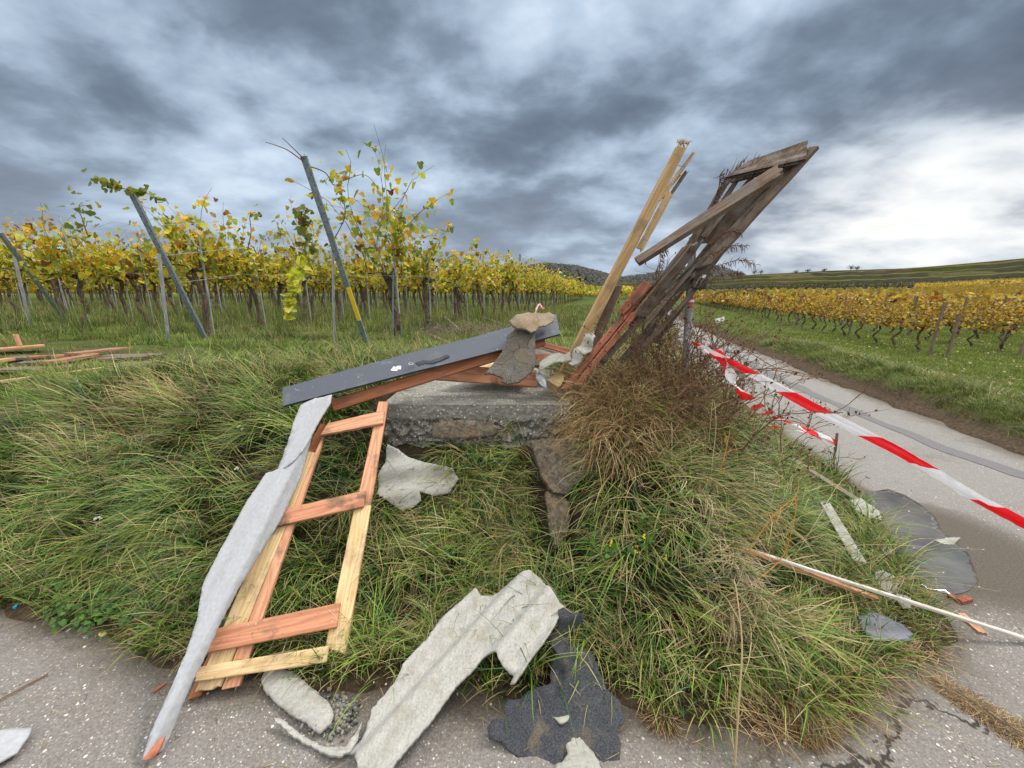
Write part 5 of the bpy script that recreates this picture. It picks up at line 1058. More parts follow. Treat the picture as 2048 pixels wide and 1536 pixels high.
for i, (b, tp, Yt, lab, w) in enumerate(EPOST):
    A = T(*b); B = at(tp[0], tp[1], Yt); e = empty('end_post', A, lab, 'steel post', 'slanted steel end posts')
    A0 = A - (B - A).normalized() * .1; o, x, y, d = cchannel('steel_profile', A0, B, .075, M['galv'], e, origin=A)
    L_ = (B - A).length; mb = MB()
    for k in range(int(L_ / .11)):
        for s_ in (-1, 1):
            c_ = A + d * (.1 + k * .11 + (.03 if s_ > 0 else 0)) + x * .02 * s_ + y * .0015
            vs = [c_ + (x * math.cos(t) + d * math.sin(t) * 1.3) * .0055 for t in [j * math.pi / 4 for j in range(8)]]; mb.add(vs, [tuple(range(8))])
    o = mb.build('punched_holes', M['hole'], e, A)
    if i == 0:
        a = A + d * L_ * .16; b2 = A + d * L_ * .36; o, *_ = cchannel('yellow_sleeve', a + y * .004 + x * .012, b2 + y * .004 + x * .012, .058, M['yellow'], e, origin=A, dep=.01)
for i, (b, tp, r_, lab) in enumerate([((668, 694), (665, 488), .019, 'vertical grey steel post under the tallest slanted post'), ((336, 686), (318, 508), .021, 'vertical grey steel post crossing the middle slanted post'), ((62, 657), (28, 512), .022, 'vertical grey steel post crossing the left-edge slanted post')]):
    A = T(*b); B = at(tp[0], tp[1], A.y - .05); e = ptube('vertical_post', A - Vector((0, 0, .1)), B, r_, 'galv_light', 8); tag(e, lab, 'steel post', 'vertical steel posts at the row ends')
for (b, tp, lab) in [((785, 682), (786, 545), 'thin steel stake standing right in front of the tall vine trunk'), ((815, 640), (812, 540), 'grey stake behind the tall vine'), ((861, 648), (859, 520), 'stake standing between the tall vine and the second vine'), ((1037, 625), (1040, 508), 'square grey steel post standing above the vines in front of the wooded hill')]:
    A = T(*b); B = at(tp[0], tp[1], A.y); e = ptube('stake', A - Vector((0, 0, .1)), B, .014 if b[0] != 1037 else .04, 'galv', 8); tag(e, lab, 'stake', 'single stakes of the first row')
# trellis wires
for ri, (x0, y0) in enumerate(LR[:4]):
    mb = MB(); a = Vector((x0, y0 - .9, tz(x0, y0)))
    if ri < 3: a = at(EPOST[ri][1][0], EPOST[ri][1][1], EPOST[ri][2])
    for h in (1.05, 1.5, 1.95):
        L_ = []
        for k in range(0, 26, 1):
            x, y = x0 + RD.x * k * 1.6, y0 - .9 + RD.y * k * 1.6; L_.append(Vector((x, y, tz(x, y) + h + .02 * math.sin(k * 2.1))))
        if ri < 3: L_[0] = a.lerp(T(*EPOST[ri][0]), 1 - h / 2.45)
        mb.tube(L_, .0028, 3)
    tag(mb.build('trellis_wire', M['galv']), ['wires of the row nearest the lane in the left vineyard', 'wires of the second row from the lane in the left vineyard', 'wires of the third row from the lane in the left vineyard', 'wires of the fourth row from the lane in the left vineyard'][ri], 'wire', 'trellis wires')
# hanging shoots: leafy ones on the post tops and the bright yellow-green one
def shoot(name, label, line, n, size, pal, wt, seed, sp=.04, r=.008):
    e = empty(name, line[0], label, 'vine shoot', 'loose vine shoots at the row ends'); C = catmull(line, 8); mb = MB(); mb.tube(C, [r * (1 - .6 * i / len(C)) for i in range(len(C))], 4); mb.build('stem', M['twig'], e, line[0])
    if n:
        rg = np.random.default_rng(seed); idx = rg.integers(0, len(C), n); p = np.array([tuple(C[i]) for i in idx]) + rg.normal(0, sp, (n, 3)); N_ = rg.normal(0, .8, (n, 3)) + [0, -.7, .4]; N_ /= np.linalg.norm(N_, axis=1, keepdims=True)
        v, f, c_ = leaf_mesh('x', p, N_, size * rg.uniform(.6, 1.2, n), pal[rg.choice(len(pal), n, p=wt / wt.sum())] * rg.uniform(.8, 1.15, (n, 1)), seed); link('leaves', np_mesh('leaves', v, f, c_), M['leaf'], e)
PG2 = np.array([(.20, .24, .04), (.34, .32, .05), (.14, .19, .04), (.26, .12, .04)]); WG2 = np.array([.4, .3, .2, .1])
shoot('vine_shoot', 'bright yellow green leafy shoot hanging down left of the tallest slanted post', [at(604, 515, 5.2), at(598, 545, 5.1), at(590, 580, 5.05), at(580, 605, 5.05), at(578, 632, 5.05)], 70, .10, PAL_Y, W_Y, 1, .035)
shoot('vine_shoot', 'greenish leafy shoot lying over the top of the middle slanted post', [at(190, 352, 5.5), at(215, 370, 5.5), at(250, 378, 5.48), at(290, 385, 5.5), at(320, 400, 5.55)], 42, .085, PG2, WG2, 2, .035)
shoot('vine_shoot', 'leafy shoot climbing just left of the tallest slanted post', [at(612, 420, 5.4), at(606, 450, 5.4), at(612, 480, 5.45), at(600, 520, 5.5)], 60, .085, PG2, WG2, 3, .06)
shoot('vine_shoot', 'bare forked shoot sticking out left from the top of the tallest slanted post', [at(608, 318, 5.15), at(590, 300, 5.1), at(565, 276, 5.1)], 0, 0, None, None, 4)
shoot('vine_shoot', 'lower bare shoot sticking out left from the top of the tallest slanted post', [at(606, 322, 5.15), at(575, 300, 5.1), at(550, 290, 5.1), at(531, 284, 5.1)], 0, 0, None, None, 5)
shoot('vine_shoot', 'long bare shoot arching right from the top of the tallest slanted post', [at(612, 330, 5.2), at(650, 345, 5.3), at(668, 370, 5.4), at(690, 360, 5.6), at(730, 350, 5.8), at(760, 380, 6.0)], 22, .075, PAL_L, W_L, 6, .05)
shoot('vine_shoot', 'leafy shoot rising to the right of the tallest slanted post', [at(668, 480, 5.5), at(690, 430, 5.5), at(682, 380, 5.5), at(672, 345, 5.5)], 36, .085, PAL_L, W_L, 7, .06)
shoot('vine_shoot', 'leafy shoot standing up between the left and middle slanted posts', [at(175, 470, 6.4), at(165, 440, 6.4), at(158, 415, 6.4), at(180, 410, 6.4)], 36, .085, PG2, WG2, 8, .08)
shoot('vine_shoot', 'leafy shoot with drooping tip above the row left of the tallest slanted post', [at(495, 500, 5.9), at(502, 465, 5.9), at(500, 432, 5.9), at(512, 425, 5.9)], 16, .075, PAL_L, W_L, 9, .04)
# ---------------------------------------------------------------- far fields, ridge and wooded hills
az = np.radians(np.linspace(-62, 64, 520)); rr = np.geomspace(70, 2600, 230); AZ, R = np.meshgrid(az, rr); pxa = 1024 + F * np.tan(AZ) / math.cos(PITCH)
ecr = np.interp(pxa, [-400, 900, 1300, 1500, 1650, 1800, 2050, 2300], [.012, .014, .028, .042, .046, .046, .056, .060])
fr_ = np.clip((R - 110) / 450, 0, 1); Zf = H * .35 + (ecr * 560) * fr_ ** 1.7 + (fbm(AZ * 40, R * .004, 3, 3) - .5) * 2.5 * fr_
bench = (fr_ > .25) * np.sin(R * .085 + 2 * fbm(AZ * 9, R * 0, 8, 2)) * .9 * fr_; Zf = Zf + bench
Zf = np.where(R > 560, (H * .35 + ecr * 560) * (1 - sstep(R, 560, 900) * .8), Zf)
Xf = R * np.sin(AZ); Yf = R * np.cos(AZ)
base_blend = sstep(R, 70, 130); Zf = Zf * base_blend + (terr(Xf, Yf) - .6) * (1 - base_blend) * (R < 200)
band = fbm(AZ * 6, R * .012, 60, 3); pick = vnoise(np.floor(AZ * 14 + .004 * R), np.floor(np.log(R) * 9 + AZ * 1.5), 9)
yel = np.array([.34, .24, .04]); grn_ = np.array([.09, .11, .03]); drk = np.array([.050, .052, .030]); brn = np.array([.11, .085, .05]); lgt = np.array([.19, .18, .08])
col = np.where((R < 235)[..., None], np.where((pick < .62)[..., None], yel, np.where((pick < .8)[..., None], grn_, brn)), np.where((pick < .6)[..., None], drk * .75, np.where((pick < .78)[..., None], grn_ * .42, np.where((pick < .9)[..., None], brn * .5, lgt * .38))))
stripe = np.sin(AZ * 420) * .5 + .5; sm = ((R > 90) & (R < 240) & (pxa > 1350) & (pxa < 1850))[..., None]
col = np.where(sm, yel * stripe[..., None] + grn_ * (1 - stripe[..., None]), col)
tline = (np.sin(R * .085 + 2 * fbm(AZ * 9, R * 0, 8, 2)) > .86) & (R > 260); col = np.where(tline[..., None], lgt * .5, col)
col = np.where(((pxa > 1830) & (R > 120) & (R < 300) & (band > .42))[..., None], yel * .95, col)
fm = np_mesh('far_fields', np.stack([Xf.ravel(), Yf.ravel(), Zf.ravel()], 1), grid_faces(len(rr), len(az))[:, ::-1], col.reshape(-1, 3), True); fm.materials.append(M['far']); o = bpy.data.objects.new('far_terrain', fm); S.collection.objects.link(o); tag(o, kind='structure')
def farz(a, r): i = np.clip(np.searchsorted(rr, r), 0, len(rr) - 1); j = np.clip(np.searchsorted(az, a), 0, len(az) - 1); return Zf[i, j]
# field vegetation: low dark scrub on the terraces, yellow vines on the nearer fields
n = 60000; a = rg.uniform(math.radians(8), math.radians(56), n); r = np.exp(rg.uniform(math.log(95), math.log(330), n)); z = farz(a, r)
ii = np.clip(np.searchsorted(rr, r), 0, len(rr) - 1); jj = np.clip(np.searchsorted(az, a), 0, len(az) - 1); cc = col[ii, jj] * rg.uniform(.7, 1.3, (n, 1)); k = sm[ii, jj, 0] & (stripe[ii, jj] < .5); a, r, z, cc = a[~k], r[~k], z[~k], cc[~k]; n = len(a)
Nn = rg.normal(0, 1, (n, 3)) + [0, -.5, .8]; Nn /= np.linalg.norm(Nn, axis=1, keepdims=True)
join('far_field_vines', [leaf_mesh('x', np.stack([r * np.sin(a), r * np.cos(a), z + .3], 1), Nn, np.where(r < 235, r * .0042 + .2, r * .0016 + .1), cc, 4)], M['leaf'], 'yellow and dark green field vegetation covering the rising slope on the right', 'field vegetation')
# wooded hills
def ridge_el(px): return np.interp(px, [-200, 300, 600, 900, 1000, 1050, 1090, 1150, 1200, 1240, 1290, 1340, 1400, 1440, 1480, 1520, 1600], [.02, .03, .045, .052, .060, .067, .074, .067, .052, .039, .045, .055, .065, .056, .041, .028, .0])
HR = 1150.0
a2 = np.radians(np.linspace(-50, 40, 420)); h2 = np.linspace(-1, 1, 40); A2, H2 = np.meshgrid(a2, h2); px2 = 1024 + F * np.tan(A2) / math.cos(PITCH)
zt = ridge_el(px2) * HR; R2 = HR + H2 * 260; Z2 = zt * (1 - H2 ** 2) - 4 + (fbm(A2 * 60, H2 * 4, 70, 3) - .5) * 14 * (1 - H2 ** 2)
M['forest'] = mat('forest_floor', lambda q: pbsdf(q, q.ramp(q.noise(geo(q), .05, 6, .8), [(.35, (.022, .026, .018)), (.65, (.055, .05, .035))]), 1, spec=0))
hm = np_mesh('hill', np.stack([(R2 * np.sin(A2)).ravel(), (R2 * np.cos(A2)).ravel(), Z2.ravel()], 1), grid_faces(40, 420)[:, ::-1], None, True); tag(link('hill', hm, M['forest']), kind='structure')
P_ = []; n = 20000; a = rg.uniform(math.radians(-45), math.radians(33), n); hh = rg.uniform(-.95, .25, n); pxx = 1024 + F * np.tan(a) / math.cos(PITCH); zt = ridge_el(pxx) * HR; z = zt * (1 - hh ** 2) - 4; r = HR + hh * 260; k = zt > 14; a, z, r = a[k], z[k], r[k]; n = len(a)
tpl = []; tf = []
for j in range(6): tpl.append((math.cos(j * 1.047), math.sin(j * 1.047), .25))
for j in range(6): tpl.append((.75 * math.cos(j * 1.047 + .5), .75 * math.sin(j * 1.047 + .5), .75))
tpl.append((0, 0, 1.1))
tf = [(j, (j + 1) % 6, 6 + j) for j in range(6)] + [((j + 1) % 6, 6 + (j + 1) % 6, 6 + j) for j in range(6)] + [(6 + j, 6 + (j + 1) % 6, 12) for j in range(6)]
tpl = np.array(tpl); base = np.stack([r * np.sin(a), r * np.cos(a), z], 1); s_ = rg.uniform(2.0, 4.2, (n, 1, 1)); V_ = base[:, None] + tpl[None] * s_ * np.array([1, 1, 1.7]) * rg.uniform(.8, 1.2, (n, 13, 1))
cpal = np.array([(.035, .042, .036), (.045, .046, .040), (.062, .055, .045), (.03, .036, .034)]); C_ = np.repeat((cpal[rg.integers(0, 4, n)] * rg.uniform(.7, 1.4, (n, 1)))[:, None], 13, 1)
Fc = ((np.arange(n) * 13)[:, None, None] + np.array(tf)[None]).reshape(-1, 3)
join('forest', [(V_.reshape(-1, 3), Fc, C_.reshape(-1, 3))], M['vcol'], 'dark autumn woodland covering the far hills', 'woodland')
# bare trees on the skyline of the right ridge
def far_tree(px, h, seed, lab):
    aa = math.atan((px - 1024) / F * math.cos(PITCH)); r_ = 540; p = Vector((r_ * math.sin(aa), r_ * math.cos(aa), float(farz(np.array([aa]), np.array([r_]))[0]) - .5)); e = empty('bare_tree', p, lab, 'tree', 'trees on the far skyline')
    rs = random.Random(seed); mb = MB(); mb.tube([p, p + Vector((0, 0, h * .35)), p + Vector((rs.gauss(0, .3), 0, h * .6))], [.3, .22, .12], 5); mb.build('trunk', M['bark'], e, p); mb = MB(); LP = []
    for k in range(46):
        a_ = p + Vector((0, 0, h * rs.uniform(.25, .6))); d = Vector((rs.gauss(0, 1), rs.gauss(0, .6), rs.uniform(.2, 1.1))).normalized() * h * rs.uniform(.25, .5); b_ = a_ + d; mb.tube([a_, a_ + d * .5 + Vector((0, 0, .2)), b_], [.10, .07, .03], 3)
        for q_ in range(7): LP.append(b_ + Vector((rs.gauss(0, .7), rs.gauss(0, .7), rs.gauss(0, .5))))
    mb.build('branches', M['bark'], e, p); n = len(LP); g_ = np.random.default_rng(seed); N_ = g_.normal(0, 1, (n, 3)); N_ /= np.linalg.norm(N_, axis=1, keepdims=True)
    v, f, c_ = leaf_mesh('x', np.array([tuple(q_) for q_ in LP]), N_, g_.uniform(.3, .9, n), np.tile(np.array([[.06, .055, .035]]), (n, 1)), seed); link('crown', np_mesh('crown', v, f, c_), M['leaf'], e)
for px, h, lab in [(1503, 7.5, 'first small bare tree from the left on the far skyline'), (1516, 6.5, 'second small bare tree on the far skyline, close to the first'), (1585, 4.5, 'low bush-like tree on the skyline between the pair and the crest'), (1608, 4.8, 'low tree at the left end of the hedge-like group on the skyline'), (1640, 5, 'low tree at the right end of the hedge-like group on the skyline'), (1692, 6.5, 'broad low tree alone on the middle of the skyline'), (1704, 5.5, 'small tree touching the broad low skyline tree')]:
    far_tree(px, h, px, lab)
for px, py, s_, lab in [(1746, 577, 2.6, 'round olive shrub at the foot of the far terraces'), (1655, 578, 1.6, 'small dark shrub left of the round olive shrub'), (1994, 570, 2.4, 'dark shrub at the right on the far terrace')]:
    aa = math.atan((px - 1024) / F * math.cos(PITCH)); r_ = 262; p = Vector((r_ * math.sin(aa), r_ * math.cos(aa), float(farz(np.array([aa]), np.array([r_]))[0]))); g_ = np.random.default_rng(px); n = 500; d = g_.normal(0, 1, (n, 3)); d /= np.linalg.norm(d, axis=1, keepdims=True); q_ = d * s_ * (g_.uniform(.5, 1, (n, 1)) ** .5) * [1.4, 1.2, .95]; q_[:, 2] = np.abs(q_[:, 2])
    v, f, c_ = leaf_mesh('x', q_, d, g_.uniform(.25, .5, n), np.tile(np.array([[.10, .10, .035]]), (n, 1)) * g_.uniform(.6, 1.3, (n, 1)), px); o = link('shrub', np_mesh('shrub', v, f, c_), M['leaf']); o.location = p; tag(o, lab, 'shrub', 'shrubs on the far terraces')
# little white sign in the field
p = at(1440, 640, 10.5); p0 = Vector((p.x, p.y, tz(p.x, p.y))); e = empty('field_sign', p0, 'small white rectangular sign on a thin stake in the grass of the right field', 'sign')
mb = MB(); mb.box(p, .24, .012, .12, Matrix.Rotation(-.3, 3, 'Y')); mb.build('panel', M['white'], e, p0); mb = MB(); mb.tube([p0, p - Vector((0, -.02, 0))], .01, 5); mb.build('stake', M['galv'], e, p0)
# fallen vine leaves
n = 500; x = RNG.uniform(6.5, 15, n); y = RNG.uniform(5, 13, n); k = -pdist(x, y, REDGE) > .8; x, y = x[k], y[k]; z = terr(x, y) + .05; n = len(x); N_ = RNG.normal(0, .3, (n, 3)) + [0, -.2, 1]; N_ /= np.linalg.norm(N_, axis=1, keepdims=True)
join('fallen_leaves', [leaf_mesh('x', np.stack([x, y, z], 1), N_, RNG.uniform(.025, .05, n), np.tile(np.array([[.45, .40, .16]]), (n, 1)) * RNG.uniform(.6, 1.1, (n, 1)), 2)], M['leaf'], 'pale fallen vine leaves scattered on the right field', 'fallen leaves')
# ---------------------------------------------------------------- dead bush and straw
def wander(p, d, L, n, rs, g=.18, grav=0.0):
    out = [p]
    for k in range(n):
        d = (d + Vector((rs.gauss(0, g), rs.gauss(0, g), rs.gauss(0, g) - grav))).normalized(); p = p + d * (L / n); out.append(p)
    return out, d
rs = random.Random(23); mb = MB(); LP = []
c0 = T(1400, 900)
def twiggy(base, d, L, r, depth=0):
    ln_, dd = wander(base, d, L, 8, rs, .13, .01); mb.tube(ln_, [r * (1 - .75 * i / 8) + .0006 for i in range(9)], 4, cap=False)
    if depth < 2:
        for k in range(rs.randint(5, 8) if depth == 0 else 3):
            i = rs.randint(2, 8); e_ = (ln_[i] - ln_[i - 1]).normalized(); nd = (e_ + Vector((rs.gauss(0, .8), rs.gauss(0, .8), rs.gauss(.1, .4)))).normalized(); twiggy(ln_[i], nd, L * rs.uniform(.25, .5), r * .5, depth + 1)
    if depth >= 1:
        for k in range(5 if depth == 1 else 7): LP.append(ln_[rs.randint(2, 8)] + Vector((rs.gauss(0, .008), rs.gauss(0, .008), rs.gauss(0, .008))))
for k in range(60):
    bx = rs.uniform(.95, 1.5); by = rs.uniform(2.2, 3.0); b_ = Vector((bx, by, tz(bx, by) - .02)); lean = (bx - 1.15) * .3
    twiggy(b_, Vector((lean + rs.gauss(0, .25), rs.gauss(0, .25), 1)).normalized(), rs.uniform(.45, .85), .0045)
for k in range(0):        # tall wispy stems in front of the bundle
    b_ = Vector((rs.uniform(1.0, 1.35), rs.uniform(2.4, 2.7), .7)); twiggy(b_, Vector((rs.gauss(.12, .15), rs.gauss(-.05, .1), 1)).normalized(), rs.uniform(.8, 1.1), .004)
for k in range(7):        # low tangle reaching out to the right
    b_ = Vector((rs.uniform(1.5, 2.0), rs.uniform(2.2, 3.0), 0)); b_.z = tz(b_.x, b_.y); twiggy(b_, Vector((rs.gauss(.35, .3), rs.gauss(0, .3), 1)).normalized(), rs.uniform(.35, .8), .0035)
e = empty('dead_bush', Vector((1.3, 2.7, tz(1.3, 2.7))), 'dark brown dead bush of thin twigs with shrivelled leaves around the pole', 'bush')
mb.build('twigs', M['twig'], e, e.location)
n = len(LP); pa = np.array([tuple(p) for p in LP]); g_ = np.random.default_rng(3); N_ = g_.normal(0, 1, (n, 3)); N_ /= np.linalg.norm(N_, axis=1, keepdims=True)
v, f, c_ = leaf_mesh('x', pa, N_, g_.uniform(.009, .021, n), np.array([(.10, .055, .03), (.16, .09, .05), (.06, .035, .022)])[g_.integers(0, 3, n)], 3); link('shrivelled_leaves', np_mesh('x', v, f, c_), M['leaf'], e).name = 'shrivelled_leaves'
print('bush leaves', n)
# feathery dry plumes right of the bundle
for (pts, lab) in [([(1395, 520), (1430, 505), (1460, 492), (1488, 492)], 'upper feathery dry plume right of the bird box'), ([(1400, 545), (1440, 530), (1480, 520), (1510, 530)], 'longer feathery dry plume below the upper one'), ([(1395, 575), (1430, 555), (1470, 545), (1480, 552)], 'lowest feathery dry plume beside the bird box'), ([(1412, 440), (1424, 410), (1436, 380), (1440, 350)], 'feathery plume climbing along the left side of the planks'), ([(1405, 500), (1440, 470), (1462, 462), (1478, 466)], 'small feathery dry plume above the upper one'), ([(1398, 600), (1440, 585), (1500, 580), (1540, 592)], 'long low feathery plume reaching over the vineyard'), ([(1300, 560), (1318, 530), (1322, 505), (1330, 500)], 'short feathery plume below the loose crossing plank')]:
    C = catmull([at(px, py, 2.52) for px, py in pts], 8); mb = MB(); mb.tube(C, .0018, 4)
    for k in range(4, len(C)):
        for s_ in range(3):
            d = Vector((rs.uniform(.1, 1), rs.gauss(0, .5), rs.gauss(-.1, .6))).normalized(); p = C[k]; mb.tube([p, p + d * .02, p + d * .035 + Vector((0, 0, -.012))], [.0014, .002, .001], 3)
    tag(mb.build('dry_plume', M['twig']), lab, 'dry plant', 'feathery dry plumes')
# straw masses
TAN = np.array([(.46, .32, .145), (.34, .21, .09), (.60, .46, .25), (.16, .09, .04), (.26, .15, .06)])
def region_e(cx, cy, rx_, ry_): return lambda x, y: (((x - cx) / rx_) ** 2 + ((y - cy) / ry_) ** 2 < 1)
P = []
P.append(tufts(260, (.40, 1.7), (2.2, 3.2), region_e(1.0, 2.72, .50, .36), 30, .44, .0060, lambda x, y: 1.2 + 0 * x, 6, 9, .06, (.9, 2.9), .98, None, None, GREEN, TAN, .7, 1.1))
P.append(tufts(120, (.42, .9), (2.2, 2.9), region_e(.68, 2.55, .22, .34), 30, .40, .0060, lambda x, y: 1.2 + 0 * x, 6, 8, .05, (1.2, 2.2), .6, None, None, GREEN, TAN, .6, .9))
P.append(tufts(90, (.9, 1.5), (1.5, 2.3), region_e(1.12, 1.95, .12, .30), 36, .24, .0055, lambda x, y: 1.3 + 0 * x, 6, 7, .04, (1.3, 2.3), .4, None, None, GREEN, np.array([(.52, .42, .27), (.42, .32, .18), (.60, .50, .34)])))
P.append(tufts(60, (.9, 1.5), (1.3, 1.9), region_e(1.12, 1.55, .16, .16), 40, .26, .0032, lambda x, y: 1.3 + 0 * x, 6, 7, .04, (1.3, 2.1), .3, None, None, GREEN, np.array([(.48, .38, .22), (.38, .28, .15)])))
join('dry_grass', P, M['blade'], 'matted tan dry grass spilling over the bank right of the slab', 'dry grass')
# dry stalks and trampled straw near the road
M['stalk'] = mat('dry_stalk', lambda q: pbsdf(q, q.ramp(orand(q), [(0, (.36, .27, .15)), (1, (.46, .36, .2))]), .8))
M['orange_stalk'] = mat('orange_stalk', lambda q: pbsdf(q, (.52, .22, .05), .8))
def stalk(label, pts, r, m, twigs=6, name='dry_stalk'):
    C = catmull(pts, 8); mb = MB(); n = len(C); mb.tube(C, [r * (1 - .6 * i / n) for i in range(n)], 5)
    for k in range(twigs):
        i = rs.randint(n // 3, n - 1); d = Vector((rs.gauss(0, 1), rs.gauss(0, .6), rs.uniform(.1, 1))).normalized(); l, _ = wander(C[i], d, rs.uniform(.05, .16), 4, rs, .2); mb.tube(l, [r * .4, r * .35, r * .3, r * .25, r * .15], 4)
    tag(mb.build(name, M[m]), label, 'stalk', 'single stalks on the bank')
def gq(px, py, z): p = T(px, py); p.z += z; return p
b_ = G(1470, 1530, .01); stalk('tall pale bent stalk rising from the road edge at the lower right', [b_, at(1478, 1400, b_.y + .05), at(1484, 1290, b_.y + .12), at(1474, 1190, b_.y + .2), at(1468, 1158, b_.y + .24)], .004, 'stalk', 5)
y0_ = T(1500, 1130).y - .05
stalk('orange forked stalk left of the grey sheet strip', [at(1476, 1180, y0_ - .1), at(1490, 1120, y0_), at(1540, 1040, y0_ + .05), at(1592, 992, y0_ + .08)], .0035, 'orange_stalk', 10)
stalk('second orange stalk parallel to the forked one', [at(1486, 1182, y0_ - .12), at(1560, 1120, y0_), at(1584, 1060, y0_ + .02), at(1596, 992, y0_ + .05)], .003, 'orange_stalk', 8)
yb = T(1420, 985).y - .06
stalk('pale seed head stalk bent in front of the bush', [at(1420, 985, yb), at(1424, 930, yb), at(1432, 850, yb), at(1426, 800, yb), at(1418, 880, yb - .02)], .003, 'stalk', 2)
stalk('short orange stem at the right foot of the bush', [at(1440, 945, yb), at(1452, 900, yb), at(1460, 860, yb)], .004, 'orange_stalk', 2)
for i, (pts, lab) in enumerate([([(1500, 1165), (1600, 1180), (1700, 1222), (1760, 1228)], 'long pale fallen stalk under the orange batten'), ([(1598, 1060), (1680, 1062), (1760, 1090), (1850, 1122)], 'dark thin branch lying across the verge into the puddle'), ([(1360, 1350), (1420, 1362), (1480, 1370), (1520, 1372)], 'pale stalk lying flat on bare soil near the road'), ([(640, 770), (665, 830), (700, 905), (715, 930)], 'thin pale stem in front of the flashing')][:3]):
    stalk(lab, [gq(px, py, .05) for px, py in pts], .0035, 'stalk' if i != 1 else 'bark', 3)
# fine litter along the edges
rg = np.random.default_rng(12)
def litter(n, xr, yr, test, L, pal, wd=.0022, zoff=.006):
    x = rg.uniform(*xr, n); y = rg.uniform(*yr, n); k = test(x, y); x, y = x[k], y[k]; n = len(x); z = np.maximum(terr(x, y), 0) + zoff + rg.uniform(0, .012, n); a = rg.uniform(0, 2 * np.pi, n); d = np.stack([np.cos(a), np.sin(a), rg.normal(0, .08, n)], 1)
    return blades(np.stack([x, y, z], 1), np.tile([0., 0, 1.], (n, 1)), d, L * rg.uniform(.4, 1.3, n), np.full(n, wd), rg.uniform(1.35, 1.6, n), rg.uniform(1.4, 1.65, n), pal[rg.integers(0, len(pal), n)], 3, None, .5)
P = [litter(9000, (-4, 3.2), (1.0, 4), lambda x, y: (lambda d: (d > -.10) & (d < .30) & (rg.uniform(0, 1, len(x)) < np.exp(-np.abs(d - .08) * 8)))(dist_bank(x, y)), .07, TAN),
     litter(5000, (.9, 2.0), (.9, 1.8), lambda x, y: (lambda d: (d > -.02) & (d < .45))(dist_bank(x, y)), .13, TAN, .003),
     litter(350, (-2.5, 3), (.8, 1.7), lambda x, y: dist_bank(x, y) < -.02, .05, TAN, .0018, .002)]
join('straw_litter', P, M['blade'], 'bits of straw and dead grass scattered along the road edge', 'straw litter')
TANB = np.concatenate([TAN * .8, np.array([(.10, .06, .03), (.06, .04, .025)])])
def clod(px0, py0, px1, py1, w, n, label, pal=TANB, h=.01):
    A = G(px0, py0, 0); B = G(px1, py1, 0); P_ = []; t = rg.uniform(0, 1, n); s_ = rg.normal(0, 1, n) * .45; d = (B - A); nn = Vector((-d.y, d.x, 0)).normalized(); s_ = s_ * (.5 + 1.6 * vnoise(t * 7, t * 0, 4)); t = t + rg.normal(0, .03, n); x = A.x + d.x * t + nn.x * s_ * w; y = A.y + d.y * t + nn.y * s_ * w
    z = np.maximum(terr(x, y), 0) + h * np.exp(-s_ ** 2 * 2) * rg.uniform(.1, 1, n); a = rg.uniform(0, 6.28, n)
    b = blades(np.stack([x, y, z], 1), np.tile([0., 0, 1.], (n, 1)), np.stack([np.cos(a), np.sin(a), 0 * a], 1), rg.uniform(.02, .07, n), np.full(n, .002), rg.uniform(1.35, 1.65, n), rg.uniform(1.4, 1.75, n), pal[rg.integers(0, len(pal), n)], 3, None, .8)
    join('straw_clump', [b], M['blade'], label, 'straw clump')
clod(1885, 1372, 2090, 1500, .035, 7000, 'long strip of matted straw on the road at the lower right edge')
clod(1560, 1395, 1640, 1480, .05, 6000, 'clump of pale matted straw at the road edge in the lower right', h=.025)
clod(1300, 1440, 1345, 1450, .02, 900, 'small curl of tan straw on the bare soil', h=.04)
RUB = (G(700, 1440, 0), G(640, 1425, 0))
# loose grit
n = 2600; x = rg.uniform(-3.2, 3.5, n); y = rg.uniform(.8, 3.6, n); d = dist_bank(x, y); k = (d < .06) & (d > -.9) & (rg.uniform(0, 1, n) < np.exp(-np.abs(d) * 5) + .06); x, y = x[k], y[k]; n = len(x)
ico = bmesh.new(); bmesh.ops.create_icosphere(ico, subdivisions=1, radius=1); iv = np.array([tuple(v.co) for v in ico.verts]); ifc = np.array([[v.index for v in f.verts] for f in ico.faces]); ico.free()
s_ = rg.uniform(.0015, .0065, (n, 1, 1)) ; V_ = np.stack([x, y, np.maximum(terr(x, y), 0) + .002], 1)[:, None] + iv[None] * s_ * rg.uniform(.6, 1.4, (n, 1, 3)) * rg.uniform(.85, 1.15, (n, len(iv), 1)); C_ = np.repeat((np.array([(.45, .43, .40), (.25, .23, .21), (.55, .53, .5), (.30, .22, .17)])[rg.integers(0, 4, n)])[:, None], len(iv), 1)
t_ = rg.uniform(0, 1, 700); xr_ = np.stack([RUB[0].x + (RUB[1].x - RUB[0].x) * t_ + rg.normal(0, .025, 700), RUB[0].y + (RUB[1].y - RUB[0].y) * t_ + rg.normal(0, .03, 700), .004 + rg.uniform(0, .02, 700)], 1); s2 = rg.uniform(.002, .011, (700, 1, 1)); V2 = xr_[:, None] + iv[None] * s2 * rg.uniform(.5, 1.5, (700, 1, 3)) * rg.uniform(.75, 1.25, (700, len(iv), 1)); C2 = np.repeat((np.array([(.16, .16, .15), (.09, .09, .085), (.24, .23, .20), (.18, .16, .11)])[rg.integers(0, 4, 700)])[:, None], len(iv), 1)
join('rubble', [(V2.reshape(-1, 3), ((np.arange(700) * len(iv))[:, None, None] + ifc[None]).reshape(-1, 3), C2.reshape(-1, 3))], M['vcol'], 'crumbled grey rubble between the two small cement pieces', 'rubble')
